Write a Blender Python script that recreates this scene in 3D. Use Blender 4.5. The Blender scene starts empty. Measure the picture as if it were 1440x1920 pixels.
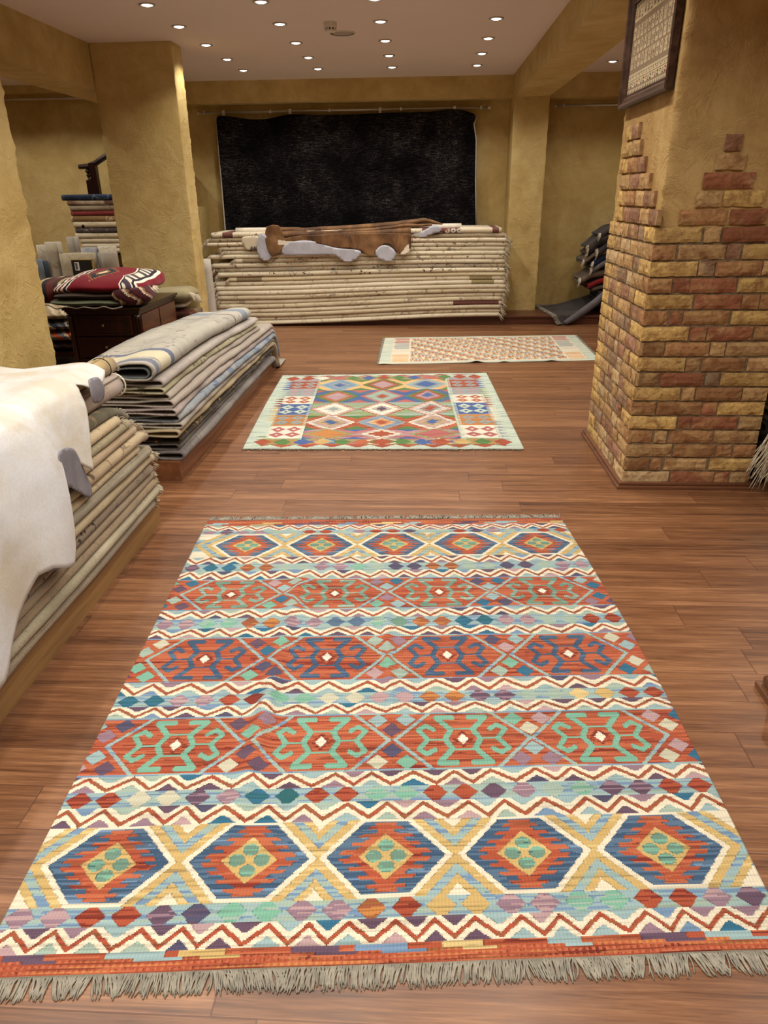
import bpy, bmesh, math, random
import numpy as np
from mathutils import Vector, Matrix, noise, geometry
rnd = random.Random(7)
rng = np.random.default_rng(11)
SC = bpy.context.scene
COL = SC.collection
PI = math.pi

def lin(c):
    c = c/255.0
    return c/12.92 if c <= 0.04045 else ((c+0.055)/1.055)**2.4
def rgb(r, g=None, b=None):
    if g is None:
        r, g, b = r
    return (lin(r), lin(g), lin(b), 1.0)
def sstep(a, b, x):
    t = min(1.0, max(0.0, (x-a)/(b-a)))
    return t*t*(3-2*t)
def interp(x, xs, ys):
    return float(np.interp(x, xs, ys))
def nz(x, y=0.0, z=0.0):
    return noise.noise(Vector((x, y, z)))

# ---------------------------------------------------------------- objects
def tag(o, label=None, cat=None, group=None, kind=None):
    if label: o['label'] = label
    if cat: o['category'] = cat
    if group: o['group'] = group
    if kind: o['kind'] = kind
    return o
def empty(name, loc, label=None, cat=None, group=None, kind=None):
    o = bpy.data.objects.new(name, None)
    o.empty_display_size = 0.05
    COL.objects.link(o); o.location = loc
    bpy.context.view_layer.update()
    return tag(o, label, cat, group, kind)
def link(name, me, mat, parent=None, smooth=True):
    o = bpy.data.objects.new(name, me); COL.objects.link(o)
    if mat is not None:
        for m in (mat if isinstance(mat, (list, tuple)) else [mat]): me.materials.append(m)
    if smooth:
        me.polygons.foreach_set('use_smooth', [True]*len(me.polygons))
    if parent is not None:
        o.parent = parent
        o.matrix_parent_inverse = Matrix.Translation(-parent.location)
    return o
def mesh(name, V, F, mat, parent=None, uv=None, smooth=True, fix=True, colors=None):
    """one mesh object from vertex / face lists (uv per vertex, colours per face)"""
    me = bpy.data.meshes.new(name)
    me.from_pydata([tuple(v) for v in V], [], [tuple(f) for f in F])
    if uv is not None:
        L = me.uv_layers.new(name='UVMap')
        idx = np.empty(len(me.loops), dtype=np.int32); me.loops.foreach_get('vertex_index', idx)
        L.data.foreach_set('uv', np.asarray(uv, dtype=np.float32)[idx].ravel())
    if colors is not None:
        a = me.attributes.new('Col', 'FLOAT_COLOR', 'CORNER')
        cnt = np.empty(len(me.polygons), dtype=np.int32); me.polygons.foreach_get('loop_total', cnt)
        a.data.foreach_set('color', np.repeat(np.asarray(colors, dtype=np.float32), cnt, axis=0).ravel())
    if fix:
        bm = bmesh.new(); bm.from_mesh(me); bmesh.ops.recalc_face_normals(bm, faces=bm.faces); bm.to_mesh(me); bm.free()
    me.update()
    return link(name, me, mat, parent, smooth)

class MB:
    """collects shapes that become ONE mesh"""
    def __init__(s): s.V = []; s.F = []; s.C = []; s.U = []
    def add(s, V, F, c=None, U=None):
        n = len(s.V); s.V += [tuple(v) for v in V]; s.F += [tuple(i+n for i in f) for f in F]
        s.C += [c if c is not None else (1, 1, 1, 1)]*len(F)
        s.U += (U if U is not None else [(v[0], v[1]) for v in V])
    def box(s, x0, x1, y0, y1, z0, z1, b=0.0, c=None):
        if b <= 0:
            V = [(x, y, z) for z in (z0, z1) for y in (y0, y1) for x in (x0, x1)]
            s.add(V, [(0, 2, 3, 1), (4, 5, 7, 6), (0, 1, 5, 4), (2, 6, 7, 3), (0, 4, 6, 2), (1, 3, 7, 5)], c); return
        bm = bmesh.new()
        bmesh.ops.create_cube(bm, size=1.0)
        for v in bm.verts:
            v.co = Vector((x0+(v.co.x+.5)*(x1-x0), y0+(v.co.y+.5)*(y1-y0), z0+(v.co.z+.5)*(z1-z0)))
        bmesh.ops.bevel(bm, geom=bm.edges[:], offset=b, segments=2, affect='EDGES', profile=0.6)
        bm.verts.ensure_lookup_table()
        s.add([v.co[:] for v in bm.verts], [tuple(v.index for v in f.verts) for f in bm.faces], c); bm.free()
    def tube(s, pts, r, n=8, cap=True, c=None, flat=1.0):
        pts = [Vector(p) for p in pts]; rs = r if isinstance(r, (list, tuple)) else [r]*len(pts)
        V = []; F = []; up0 = Vector((0, 0, 1))
        for i, p in enumerate(pts):
            d = (pts[min(i+1, len(pts)-1)]-pts[max(i-1, 0)]).normalized()
            up = up0 if abs(d.dot(up0)) < 0.95 else Vector((0, 1, 0))
            a = d.cross(up).normalized(); b = a.cross(d)
            for k in range(n):
                t = 2*PI*k/n
                V.append(p+a*(math.cos(t)*rs[i])+b*(math.sin(t)*rs[i]*flat))
        for i in range(len(pts)-1):
            for k in range(n):
                F.append((i*n+k, i*n+(k+1) % n, (i+1)*n+(k+1) % n, (i+1)*n+k))
        if cap:
            F.append(tuple(range(n-1, -1, -1))); F.append(tuple((len(pts)-1)*n+k for k in range(n)))
        s.add(V, F, c)
    def lathe(s, prof, cx, cy, n=20, c=None, cap=True):
        V = []; F = []
        for r, z in prof:
            for k in range(n):
                V.append((cx+r*math.cos(2*PI*k/n), cy+r*math.sin(2*PI*k/n), z))
        for i in range(len(prof)-1):
            for k in range(n):
                F.append((i*n+k, i*n+(k+1) % n, (i+1)*n+(k+1) % n, (i+1)*n+k))
        if cap:
            F.append(tuple(range(n-1, -1, -1))); F.append(tuple((len(prof)-1)*n+k for k in range(n)))
        s.add(V, F, c)
    def build(s, name, mat, parent=None, smooth=False, col=False, uv=False):
        return mesh(name, s.V, s.F, mat, parent, uv=(s.U if uv else None), smooth=smooth, colors=(s.C if col else None))

# ---------------------------------------------------------------- materials
class NT:
    def __init__(s, name):
        s.m = bpy.data.materials.new(name); s.m.use_nodes = True
        s.t = s.m.node_tree; s.n = s.t.nodes; s.l = s.t.links
        s.b = s.n['Principled BSDF']
    def new(s, ty, **k):
        n = s.n.new(ty)
        for a, v in k.items():
            if a.startswith('i_'):
                key = a[2:]
                key = int(key) if key.isdigit() else key.replace('_', ' ')
                n.inputs[key].default_value = v
            else: setattr(n, a, v)
        return n
    def c(s, a, b): s.l.new(a, b)
    def mapping(s, src='Object', scale=(1, 1, 1), rot=(0, 0, 0)):
        tc = s.new('ShaderNodeTexCoord'); mp = s.new('ShaderNodeMapping')
        mp.inputs['Scale'].default_value = scale; mp.inputs['Rotation'].default_value = rot
        s.c(tc.outputs[src], mp.inputs['Vector']); return mp.outputs[0]
    def noise(s, vec, scale=5, detail=4, rough=0.6, dist=0.0):
        n = s.new('ShaderNodeTexNoise'); n.inputs['Scale'].default_value = scale
        n.inputs['Detail'].default_value = detail; n.inputs['Roughness'].default_value = rough
        n.inputs['Distortion'].default_value = dist
        s.c(vec, n.inputs['Vector']); return n.outputs[0]
    def ramp(s, fac, stops, mode='LINEAR'):
        r = s.new('ShaderNodeValToRGB'); r.color_ramp.interpolation = mode
        e = r.color_ramp.elements
        while len(e) < len(stops): e.new(0.5)
        for el, (p, c) in zip(e, stops):
            el.position = p; el.color = c if len(c) == 4 else (*c, 1)
        s.c(fac, r.inputs[0]); return r.outputs[0]
    def mix(s, fac, a, b, mode='MIX'):
        m = s.new('ShaderNodeMix', data_type='RGBA', blend_type=mode)
        if isinstance(fac, (int, float)): m.inputs[0].default_value = fac
        else: s.c(fac, m.inputs[0])
        for v, i in ((a, 6), (b, 7)):
            if isinstance(v, tuple): m.inputs[i].default_value = v
            else: s.c(v, m.inputs[i])
        return m.outputs[2]
    def math(s, op, a, b=0.0):
        m = s.new('ShaderNodeMath', operation=op)
        for v, i in ((a, 0), (b, 1)):
            if isinstance(v, (int, float)): m.inputs[i].default_value = v
            else: s.c(v, m.inputs[i])
        return m.outputs[0]
    def bump(s, h, strength=0.3, dist=0.01, normal=None):
        b = s.new('ShaderNodeBump'); b.inputs['Strength'].default_value = strength
        b.inputs['Distance'].default_value = dist; s.c(h, b.inputs['Height'])
        if normal is not None: s.c(normal, b.inputs['Normal'])
        return b.outputs[0]
    def fin(s, color=None, rough=0.8, spec=0.3, metal=0.0, normal=None, sheen=0.0, **k):
        if color is not None:
            if isinstance(color, tuple): s.b.inputs['Base Color'].default_value = color
            else: s.c(color, s.b.inputs['Base Color'])
        if isinstance(rough, (int, float)): s.b.inputs['Roughness'].default_value = rough
        else: s.c(rough, s.b.inputs['Roughness'])
        s.b.inputs['Specular IOR Level'].default_value = spec
        s.b.inputs['Metallic'].default_value = metal
        if sheen: s.b.inputs['Sheen Weight'].default_value = sheen
        for a, v in k.items(): s.b.inputs[a.replace('_', ' ')].default_value = v
        if normal is not None: s.c(normal, s.b.inputs['Normal'])
        return s.m
BLK = (0, 0, 0, 1); WHT = (1, 1, 1, 1)

def m_plain(name, c, rough=0.6, spec=0.4, metal=0.0, var=0.12, ns=8.0, bump=0.0, **k):
    t = NT(name); v = t.mapping()
    n = t.noise(v, ns, 4, 0.6)
    d = tuple(x*(1-var*1.6) for x in c[:3])+(1,); l = tuple(min(1, x*(1+var)) for x in c[:3])+(1,)
    col = t.ramp(n, [(0.3, d), (0.7, l)])
    nm = t.bump(t.noise(v, ns*8, 3), bump, 0.004) if bump else None
    return t.fin(col, rough, spec, metal, nm, **k)

def m_plaster(name, base, dark, light, stains=0.5):
    t = NT(name); v = t.mapping()
    n1 = t.noise(v, 1.3, 5, 0.62, 0.6)
    col = t.ramp(n1, [(0.32, dark), (0.5, base), (0.7, light)])
    n2 = t.noise(v, 7.0, 6, 0.7, 0.4)
    col = t.mix(t.ramp(n2, [(0.35, (0.55,)*3+(1,)), (0.6, BLK)]), col, dark)
    n3 = t.noise(v, 2.1, 2, 0.5, 1.2)
    col = t.mix(t.math('MULTIPLY', t.ramp(n3, [(0.55, BLK), (0.8, WHT)]), stains), col, rgb(120, 80, 40))
    tr = t.noise(v, 6.0, 5, 0.65, 0.9)
    ridg = t.ramp(tr, [(0.42, BLK), (0.5, WHT), (0.53, (0.4,)*3+(1,)), (0.75, BLK)])
    fine = t.noise(v, 60.0, 4, 0.7)
    h = t.math('ADD', t.math('MULTIPLY', ridg, 0.32), t.math('ADD', t.math('MULTIPLY', fine, 0.25), t.math('MULTIPLY', n2, 1.0)))
    return t.fin(col, 0.75, 0.25, 0, t.bump(h, 0.55, 0.012))

M = {}
LAMP_W = 42.0
LAMP_E = 14.0
EXPO = -0.66
M['plaster'] = m_plaster('ochre_plaster', rgb(198, 174, 116), rgb(176, 150, 90), rgb(210, 190, 134), 0.2)
M['plaster_stained'] = m_plaster('stained_ochre_plaster', rgb(194, 164, 108), rgb(164, 130, 78), rgb(206, 180, 124), 0.45)
M['ceiling'] = m_plain('ceiling_paint', rgb(226, 214, 208), 0.9, 0.1, var=0.015, ns=1.0)
M['steel'] = m_plain('brushed_steel', rgb(196, 190, 184), 0.38, 0.5, 0.55, var=0.05)
M['white_plastic'] = m_plain('white_plastic', rgb(214, 206, 196), 0.5, 0.4, var=0.02)
M['speaker_cloth'] = m_plain('speaker_mesh', rgb(176, 166, 158), 0.7, 0.2, var=0.02, ns=60)

def m_wood(name, c1, c2, c3, rough=0.35, axis='X', scale=1.0, spec=0.5, coat=0.0):
    t = NT(name)
    sc = {'X': (1.2, 14, 14), 'Y': (14, 1.2, 14), 'Z': (14, 14, 1.2)}[axis]
    v = t.mapping('Object', tuple(a*scale for a in sc))
    n = t.noise(v, 1.6, 6, 0.62, 0.5)
    col = t.ramp(n, [(0.28, c1), (0.5, c2), (0.72, c3)])
    return t.fin(col, rough, spec, 0, t.bump(n, 0.06, 0.003), Coat_Weight=coat, Coat_Roughness=0.15)
M['cherry'] = m_wood('dark_cherry_wood', rgb(20, 8, 6), rgb(34, 13, 10), rgb(52, 20, 14), 0.25, 'Z', spec=0.5)
M['cherry_side'] = m_wood('cherry_side_wood', rgb(60, 28, 18), rgb(84, 42, 26), rgb(106, 56, 34), 0.25, 'Y', spec=0.5)
M['plat'] = m_wood('brown_platform_wood', rgb(96, 58, 36), rgb(118, 74, 46), rgb(136, 90, 58), 0.38, 'Y')
M['platX'] = m_wood('dark_step_wood', rgb(66, 36, 26), rgb(86, 48, 33), rgb(104, 60, 42), 0.35, 'X')
M['plytan'] = m_wood('tan_plywood', rgb(122, 92, 54), rgb(146, 112, 68), rgb(164, 128, 82), 0.5, 'Y')
M['trimwood'] = m_wood('reddish_trim_wood', rgb(84, 52, 34), rgb(106, 68, 46), rgb(126, 84, 60), 0.35, 'X')

# laminate floor: planks run along X, 0.1515 m wide, seams where the photo has them
def m_floor():
    t = NT('brown_laminate_planks')
    v = t.mapping('Object')
    sep = t.new('ShaderNodeSeparateXYZ'); t.c(v, sep.inputs[0])
    PW = 0.1515
    yy = t.math('DIVIDE', t.math('SUBTRACT', sep.outputs[1], 2.1185), PW)
    row = t.math('FLOOR', yy)
    fy = t.math('SUBTRACT', yy, row)
    wn = t.new('ShaderNodeTexWhiteNoise', noise_dimensions='1D'); t.c(row, wn.inputs['W'])
    PL = 1.28
    xx = t.math('ADD', t.math('DIVIDE', sep.outputs[0], PL), t.math('MULTIPLY', wn.outputs[0], 7.0))
    colm = t.math('FLOOR', xx); fx = t.math('SUBTRACT', xx, colm)
    cmb = t.new('ShaderNodeCombineXYZ'); t.c(row, cmb.inputs[0]); t.c(colm, cmb.inputs[1])
    w2 = t.new('ShaderNodeTexWhiteNoise', noise_dimensions='3D'); t.c(cmb.outputs[0], w2.inputs['Vector'])
    pr = w2.outputs[0]
    # grain
    off = t.math('MULTIPLY', pr, 37.0)
    c2 = t.new('ShaderNodeCombineXYZ')
    t.c(t.math('ADD', t.math('MULTIPLY', sep.outputs[0], 0.9), off), c2.inputs[0])
    t.c(t.math('MULTIPLY', sep.outputs[1], 17.0), c2.inputs[1]); t.c(off, c2.inputs[2])
    g1 = t.noise(c2.outputs[0], 1.9, 7, 0.66, 0.9)
    c3 = t.new('ShaderNodeCombineXYZ')
    t.c(t.math('ADD', t.math('MULTIPLY', sep.outputs[0], 6.0), off), c3.inputs[0])
    t.c(t.math('MULTIPLY', sep.outputs[1], 160.0), c3.inputs[1]); t.c(off, c3.inputs[2])
    g2 = t.noise(c3.outputs[0], 1.5, 3, 0.6)
    c4 = t.new('ShaderNodeCombineXYZ')
    t.c(t.math('MULTIPLY', t.math('FLOOR', t.math('MULTIPLY', sep.outputs[1], 1.0/0.0505)), 3.17), c4.inputs[1]); t.c(row, c4.inputs[0])
    w3 = t.new('ShaderNodeTexWhiteNoise', noise_dimensions='3D'); t.c(c4.outputs[0], w3.inputs['Vector'])
    tone = t.math('ADD', t.math('MULTIPLY', g1, 0.60), t.math('ADD', t.math('MULTIPLY', g2, 0.26), t.math('ADD', t.math('MULTIPLY', pr, 0.09), t.math('MULTIPLY', w3.outputs[0], 0.06))))
    col = t.ramp(tone, [(0.34, rgb(66, 40, 25)), (0.45, rgb(102, 66, 42)), (0.55, rgb(125, 85, 56)), (0.68, rgb(157, 114, 80))])
    ey = t.math('MULTIPLY', t.math('MINIMUM', fy, t.math('SUBTRACT', 1.0, fy)), PW)
    ex = t.math('MULTIPLY', t.math('MINIMUM', fx, t.math('SUBTRACT', 1.0, fx)), PL)
    e = t.math('MINIMUM', ey, ex)
    seam = t.ramp(t.math('MULTIPLY', e, 100.0), [(0.0, WHT), (0.16, (0.75,)*3+(1,)), (0.26, BLK)])
    light = t.ramp(t.math('MULTIPLY', t.math('SUBTRACT', t.math('MULTIPLY', fy, PW), 0.0012), 100.0), [(0.0, BLK), (0.1, WHT), (0.22, BLK)])
    col = t.mix(t.math('MULTIPLY', light, 0.25), col, rgb(214, 160, 120))
    col = t.mix(t.math('MULTIPLY', seam, 0.65), col, rgb(66, 32, 22))
    rough = t.ramp(g2, [(0.3, (0.28,)*3+(1,)), (0.7, (0.38,)*3+(1,))])
    return t.fin(col, rough, 0.5, 0, t.bump(t.math('SUBTRACT', t.math('MULTIPLY', g1, 0.15), seam), 0.18, 0.002))
M['floor'] = m_floor()

# woven textile whose pattern is stored per face (kilims)
def m_weave(name, rows=420.0, cols=230.0, strength=0.35, rough=0.92, axes=True):
    t = NT(name)
    at = t.new('ShaderNodeAttribute', attribute_name='Col')
    uv = t.mapping('UV' if axes else 'Object')
    n = t.noise(uv, 300.0 if axes else 160.0, 3, 0.7)
    w = t.new('ShaderNodeTexWave', wave_type='BANDS', bands_direction='X'); w.inputs['Scale'].default_value = cols/6.28*1.0
    w.inputs['Distortion'].default_value = 0.4
    t.c(uv, w.inputs['Vector'])
    h = t.math('ADD', t.math('MULTIPLY', w.outputs[1], 0.5), t.math('MULTIPLY', n, 0.8))
    col = t.mix(1.0, at.outputs[0], t.ramp(h, [(0.2, (0.86,)*3+(1,)), (0.9, (1.0,)*3+(1,))]), 'MULTIPLY')
    return t.fin(col, rough, 0.12, 0, t.bump(h, strength, 0.002), sheen=0.1)
M['weave'] = m_weave('flat_woven_wool')
M['weave_obj'] = m_weave('knotted_wool_pattern', axes=False)
M['fringe'] = m_plain('grey_cotton_fringe', rgb(142, 137, 125), 0.95, 0.05, var=0.2, ns=40)
M['fringe_cream'] = m_plain('cream_cotton_fringe', rgb(206, 194, 170), 0.95, 0.05, var=0.15, ns=40)
M['binding'] = m_plain('pale_binding_cord', rgb(190, 184, 172), 0.9, 0.05, var=0.1, ns=30)

def m_carpet(name, c1, c2, c3, ms=9.0, amount=0.5, stripes=None, stretch=(1, 1), c4=None, back=None):
    """knotted carpet: field c1/c2, floral motif c3 (c4), optional cross stripes [(v0,v1,colour)]"""
    t = NT(name)
    uv = t.mapping('UV', (stretch[0], stretch[1], 1))
    n0 = t.noise(uv, 2.2, 3, 0.6)
    col = t.ramp(n0, [(0.35, c1), (0.65, c2)])
    dn = t.new('ShaderNodeTexNoise'); dn.inputs['Scale'].default_value = ms*1.3; t.c(uv, dn.inputs['Vector'])
    wv = t.mix(0.12, uv, dn.outputs[1])
    vo = t.new('ShaderNodeTexVoronoi', feature='DISTANCE_TO_EDGE'); vo.inputs['Scale'].default_value = ms; t.c(wv, vo.inputs['Vector'])
    v2 = t.new('ShaderNodeTexVoronoi', feature='F1'); v2.inputs['Scale'].default_value = ms*2.1; t.c(wv, v2.inputs['Vector'])
    vine = t.math('MULTIPLY', t.ramp(vo.outputs[0], [(0.0, WHT), (0.02, WHT), (0.035, BLK)]), t.ramp(t.noise(uv, 2.3, 2, 0.5), [(0.45, BLK), (0.52, WHT)]))
    leaf = t.ramp(v2.outputs[0], [(0.0, WHT), (0.22, WHT), (0.27, BLK)])
    patch = t.ramp(t.noise(uv, 3.3, 2, 0.5), [(0.50, BLK), (0.54, WHT)])
    f = t.math('MULTIPLY', t.math('MAXIMUM', t.math('MULTIPLY', vine, 0.7), t.math('MULTIPLY', leaf, patch)), amount)
    col = t.mix(f, col, c3)
    if c4 is not None:
        big = t.ramp(t.noise(wv, 5.0, 2, 0.5), [(0.58, BLK), (0.61, WHT)])
        col = t.mix(t.math('MULTIPLY', big, 0.8), col, c4)
    if stripes:
        sep = t.new('ShaderNodeSeparateXYZ'); tc = t.new('ShaderNodeTexCoord'); t.c(tc.outputs['UV'], sep.inputs[0])
        for (a, b, cc) in stripes:
            k = t.math('MULTIPLY', t.math('GREATER_THAN', sep.outputs[1], a), t.math('LESS_THAN', sep.outputs[1], b))
            col = t.mix(t.math('MULTIPLY', k, 0.9), col, cc)
    fi = t.noise(t.mapping('UV', (1, 1, 1)), 130.0, 2, 0.6)
    col = t.mix(1.0, col, t.ramp(fi, [(0.25, (0.80,)*3+(1,)), (0.75, WHT)]), 'MULTIPLY')
    return t.fin(col, 0.95, 0.08, 0, t.bump(fi, 0.5, 0.004), sheen=0.15)

# ---------------------------------------------------------------- shape makers
def frame_map(face, P0):
    x0, y0, z0 = P0
    if face == 'E': return lambda x, y, z: (x0+x, y0+y, z0+z)      # fold looks towards +X, rug runs along +Y
    return lambda x, y, z: (x0+y, y0-x, z0+z)                      # fold looks towards -Y, rug runs along +X

def fold_rug(name, mat, face, P0, W, L, H, th=None, seed=0, deform=None, wave=0.004, loop=0.0, parent=None, ny=None, ends=(0.0, 0.0), pinch=(-0.08, -0.26)):
    """a carpet folded lengthwise: two leaves joined by a rounded fold; open loop visible at the ends"""
    th = th or H*0.40
    R = (H-th)/2.0
    r_in = []; prof = []
    def bez(x):                                                     # leaves pinch together away from the fold when loop > 0
        return loop*(1-sstep(pinch[1], pinch[0], x))
    xs = sorted(set([-W, -W*0.85, -W*0.7, -W*0.55, -0.33, -0.28, -0.24, -0.2, -0.17, -0.14, -0.11, -0.085]))
    xs = [x for x in xs if x >= -W]
    xs = [x for x in xs if x < -R*1.2]
    cl = []
    for x in xs: cl.append((x, th/2+bez(x)*0.5*(H-2*th), (0, -1)))
    for k in range(0, 9):
        a = -PI/2+PI*k/8
        cl.append((-R+R*math.cos(a)-th/2, H/2+R*math.sin(a), (math.cos(a), math.sin(a))))
    for x in reversed(xs): cl.append((x, H-th/2-bez(x)*0.5*(H-2*th), (0, 1)))
    outer = [(x+n[0]*th/2, z+n[1]*th/2) for x, z, n in cl]
    inner = [(x-n[0]*th/2, z-n[1]*th/2) for x, z, n in cl]
    loopP = outer+inner[::-1]
    ul = [0.0]
    for i in range(1, len(outer)):
        ul.append(ul[-1]+math.dist(outer[i], outer[i-1]))
    uvu = ul+ul[::-1]
    n = len(loopP); ny = ny or max(8, int(L/0.05))
    fm = frame_map(face, P0)
    V = []; F = []; U = []
    for j in range(ny+1):
        y = L*j/ny
        for i, (x, z) in enumerate(loopP):
            edge = sstep(0.0, 0.06, y)*sstep(0.0, 0.06, L-y)
            xx = x+nz(y*1.7+seed*3.1, seed*5.7)*wave*2.2+nz(y*6+seed, 3.3)*wave*0.8
            zz = z+nz(y*2.3+seed*9.1, x*3, 1.7)*wave*0.8
            if ends[0] and y < ends[0]*4: zz -= ends[0]*(1-y/(ends[0]*4))**2
            if ends[1] and L-y < ends[1]*4: zz -= ends[1]*(1-(L-y)/(ends[1]*4))**2
            X, Y, Z = fm(xx, y, zz)
            if deform: X, Y, Z = deform(X, Y, Z)
            V.append((X, Y, Z)); U.append((uvu[i]+seed*1.37, y+seed*0.77))
    for j in range(ny):
        for i in range(n):
            F.append((j*n+i, j*n+(i+1) % n, (j+1)*n+(i+1) % n, (j+1)*n+i))
    m = len(outer)
    for i in range(m-1):                                            # end faces as a quad strip
        a, b, c, d = i, i+1, n-2-i, n-1-i
        F.append((a, d, c, b)); o = ny*n
        F.append((o+a, o+b, o+c, o+d))
    return mesh(name, V, F, mat, parent, uv=U)

def roll(name, mat, P, ax, L, r, turns=3.2, th=0.011, squash=1.0, parent=None, lean=(0, 0), seed=0):
    """rolled carpet: spiral sheet extruded along the axis ('X','Y' or 'Z') from P"""
    N = int(turns*18)
    out = []; inn = []; U = []
    for i in range(N+1):
        a = 2*PI*turns*i/N+seed; rr = r-(r*0.72)*(i/N)
        out.append((rr*math.cos(a), rr*math.sin(a)*squash)); inn.append(((rr-th)*math.cos(a), (rr-th)*math.sin(a)*squash))
        U.append(a*r)
    lp = out+inn[::-1]; uu = U+U[::-1]; n = len(lp)
    V = []; F = []; UV = []; ny = max(2, int(L/0.12))
    for j in range(ny+1):
        y = L*j/ny
        for i, (a, b) in enumerate(lp):
            w = 1+0.02*nz(y*3+seed, a*9)
            if ax == 'Z': q = (P[0]+a*w+lean[0]*y, P[1]+b*w+lean[1]*y, P[2]+y)
            elif ax == 'Y': q = (P[0]+a*w+lean[0]*y, P[1]+y, P[2]+b*w+lean[1]*y)
            else: q = (P[0]+y, P[1]+a*w+lean[0]*y, P[2]+b*w+lean[1]*y)
            V.append(q); UV.append((uu[i], y+seed))
    for j in range(ny):
        for i in range(n):
            F.append((j*n+i, j*n+(i+1) % n, (j+1)*n+(i+1) % n, (j+1)*n+i))
    for i in range(N):
        a, b, c, d = i, i+1, n-2-i, n-1-i
        F.append((a, d, c, b)); o = ny*n; F.append((o+a, o+b, o+c, o+d))
    return mesh(name, V, F, mat, parent, uv=UV)

def strands(name, mat, starts, parent=None, n=4, seg=4, label=None):
    """starts: (point, direction, length, radius, sag)"""
    b = MB()
    for (p, d, L, r, sag) in starts:
        p = Vector(p); d = Vector(d).normalized(); pts = [p]
        side = Vector((d.y, -d.x, 0)); cur = rnd.uniform(-1, 1)
        for k in range(1, seg+1):
            t = k/seg
            q = p+d*(L*t)+side*(cur*L*0.18*math.sin(t*2.6))+Vector((0, 0, -sag*t*t))
            pts.append(q)
        b.tube(pts, [r]*(seg)+[r*0.7], n)
    return b.build(name, mat, parent, smooth=True)

def sheet(name, mat, plane, val, pts, th=0.004, step=0.03, bulge=None, parent=None, uvs=1.0, col=None, smooth=True):
    """cut sheet (leather, cloth) hanging in the plane x=val or y=val (or lying in z=val); pts = outline, bulge(a,b) = offset out of the plane"""
    bd = []
    for i, p in enumerate(pts):
        q = pts[(i+1) % len(pts)]; k = max(1, int(math.dist(p, q)/step))
        for j in range(k):
            t = j/k; bd.append(Vector((p[0]+(q[0]-p[0])*t, p[1]+(q[1]-p[1])*t)))
    # soften the outline
    for it in range(2):
        bd = [(bd[i-1]+bd[i]*2+bd[(i+1) % len(bd)])/4 for i in range(len(bd))]
    n = len(bd)
    a0 = min(p.x for p in bd); a1 = max(p.x for p in bd); b0 = min(p.y for p in bd); b1 = max(p.y for p in bd)
    inner = []
    x = a0+step/2
    while x < a1:
        y = b0+step/2
        while y < b1:
            ins = False; j = n-1; md = 1e9
            for i in range(n):
                if (bd[i].y > y) != (bd[j].y > y) and x < (bd[j].x-bd[i].x)*(y-bd[i].y)/(bd[j].y-bd[i].y)+bd[i].x: ins = not ins
                md = min(md, (bd[i].x-x)**2+(bd[i].y-y)**2); j = i
            if ins and md > (step*0.4)**2: inner.append(Vector((x, y)))
            y += step
        x += step
    vv, ee, ff, _, _, _ = geometry.delaunay_2d_cdt(bd+inner, [], [list(range(n))], 1, 1e-6)
    V = []; U = []
    for v in vv:
        o = bulge(v.x, v.y) if bulge else 0.0
        V.append({'x': (val+o, v.x, v.y), 'y': (v.x, val+o, v.y), 'z': (v.x, v.y, val+o)}[plane]); U.append((v.x*uvs, v.y*uvs))
    cs = None
    if col is not None:
        cs = [col(sum(vv[i].x for i in f)/len(f), sum(vv[i].y for i in f)/len(f)) for f in ff]
    o = mesh(name, V, ff, mat, parent, uv=U, smooth=smooth, colors=cs)
    s = o.modifiers.new('thick', 'SOLIDIFY'); s.thickness = th; s.offset = 0
    return o

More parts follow.
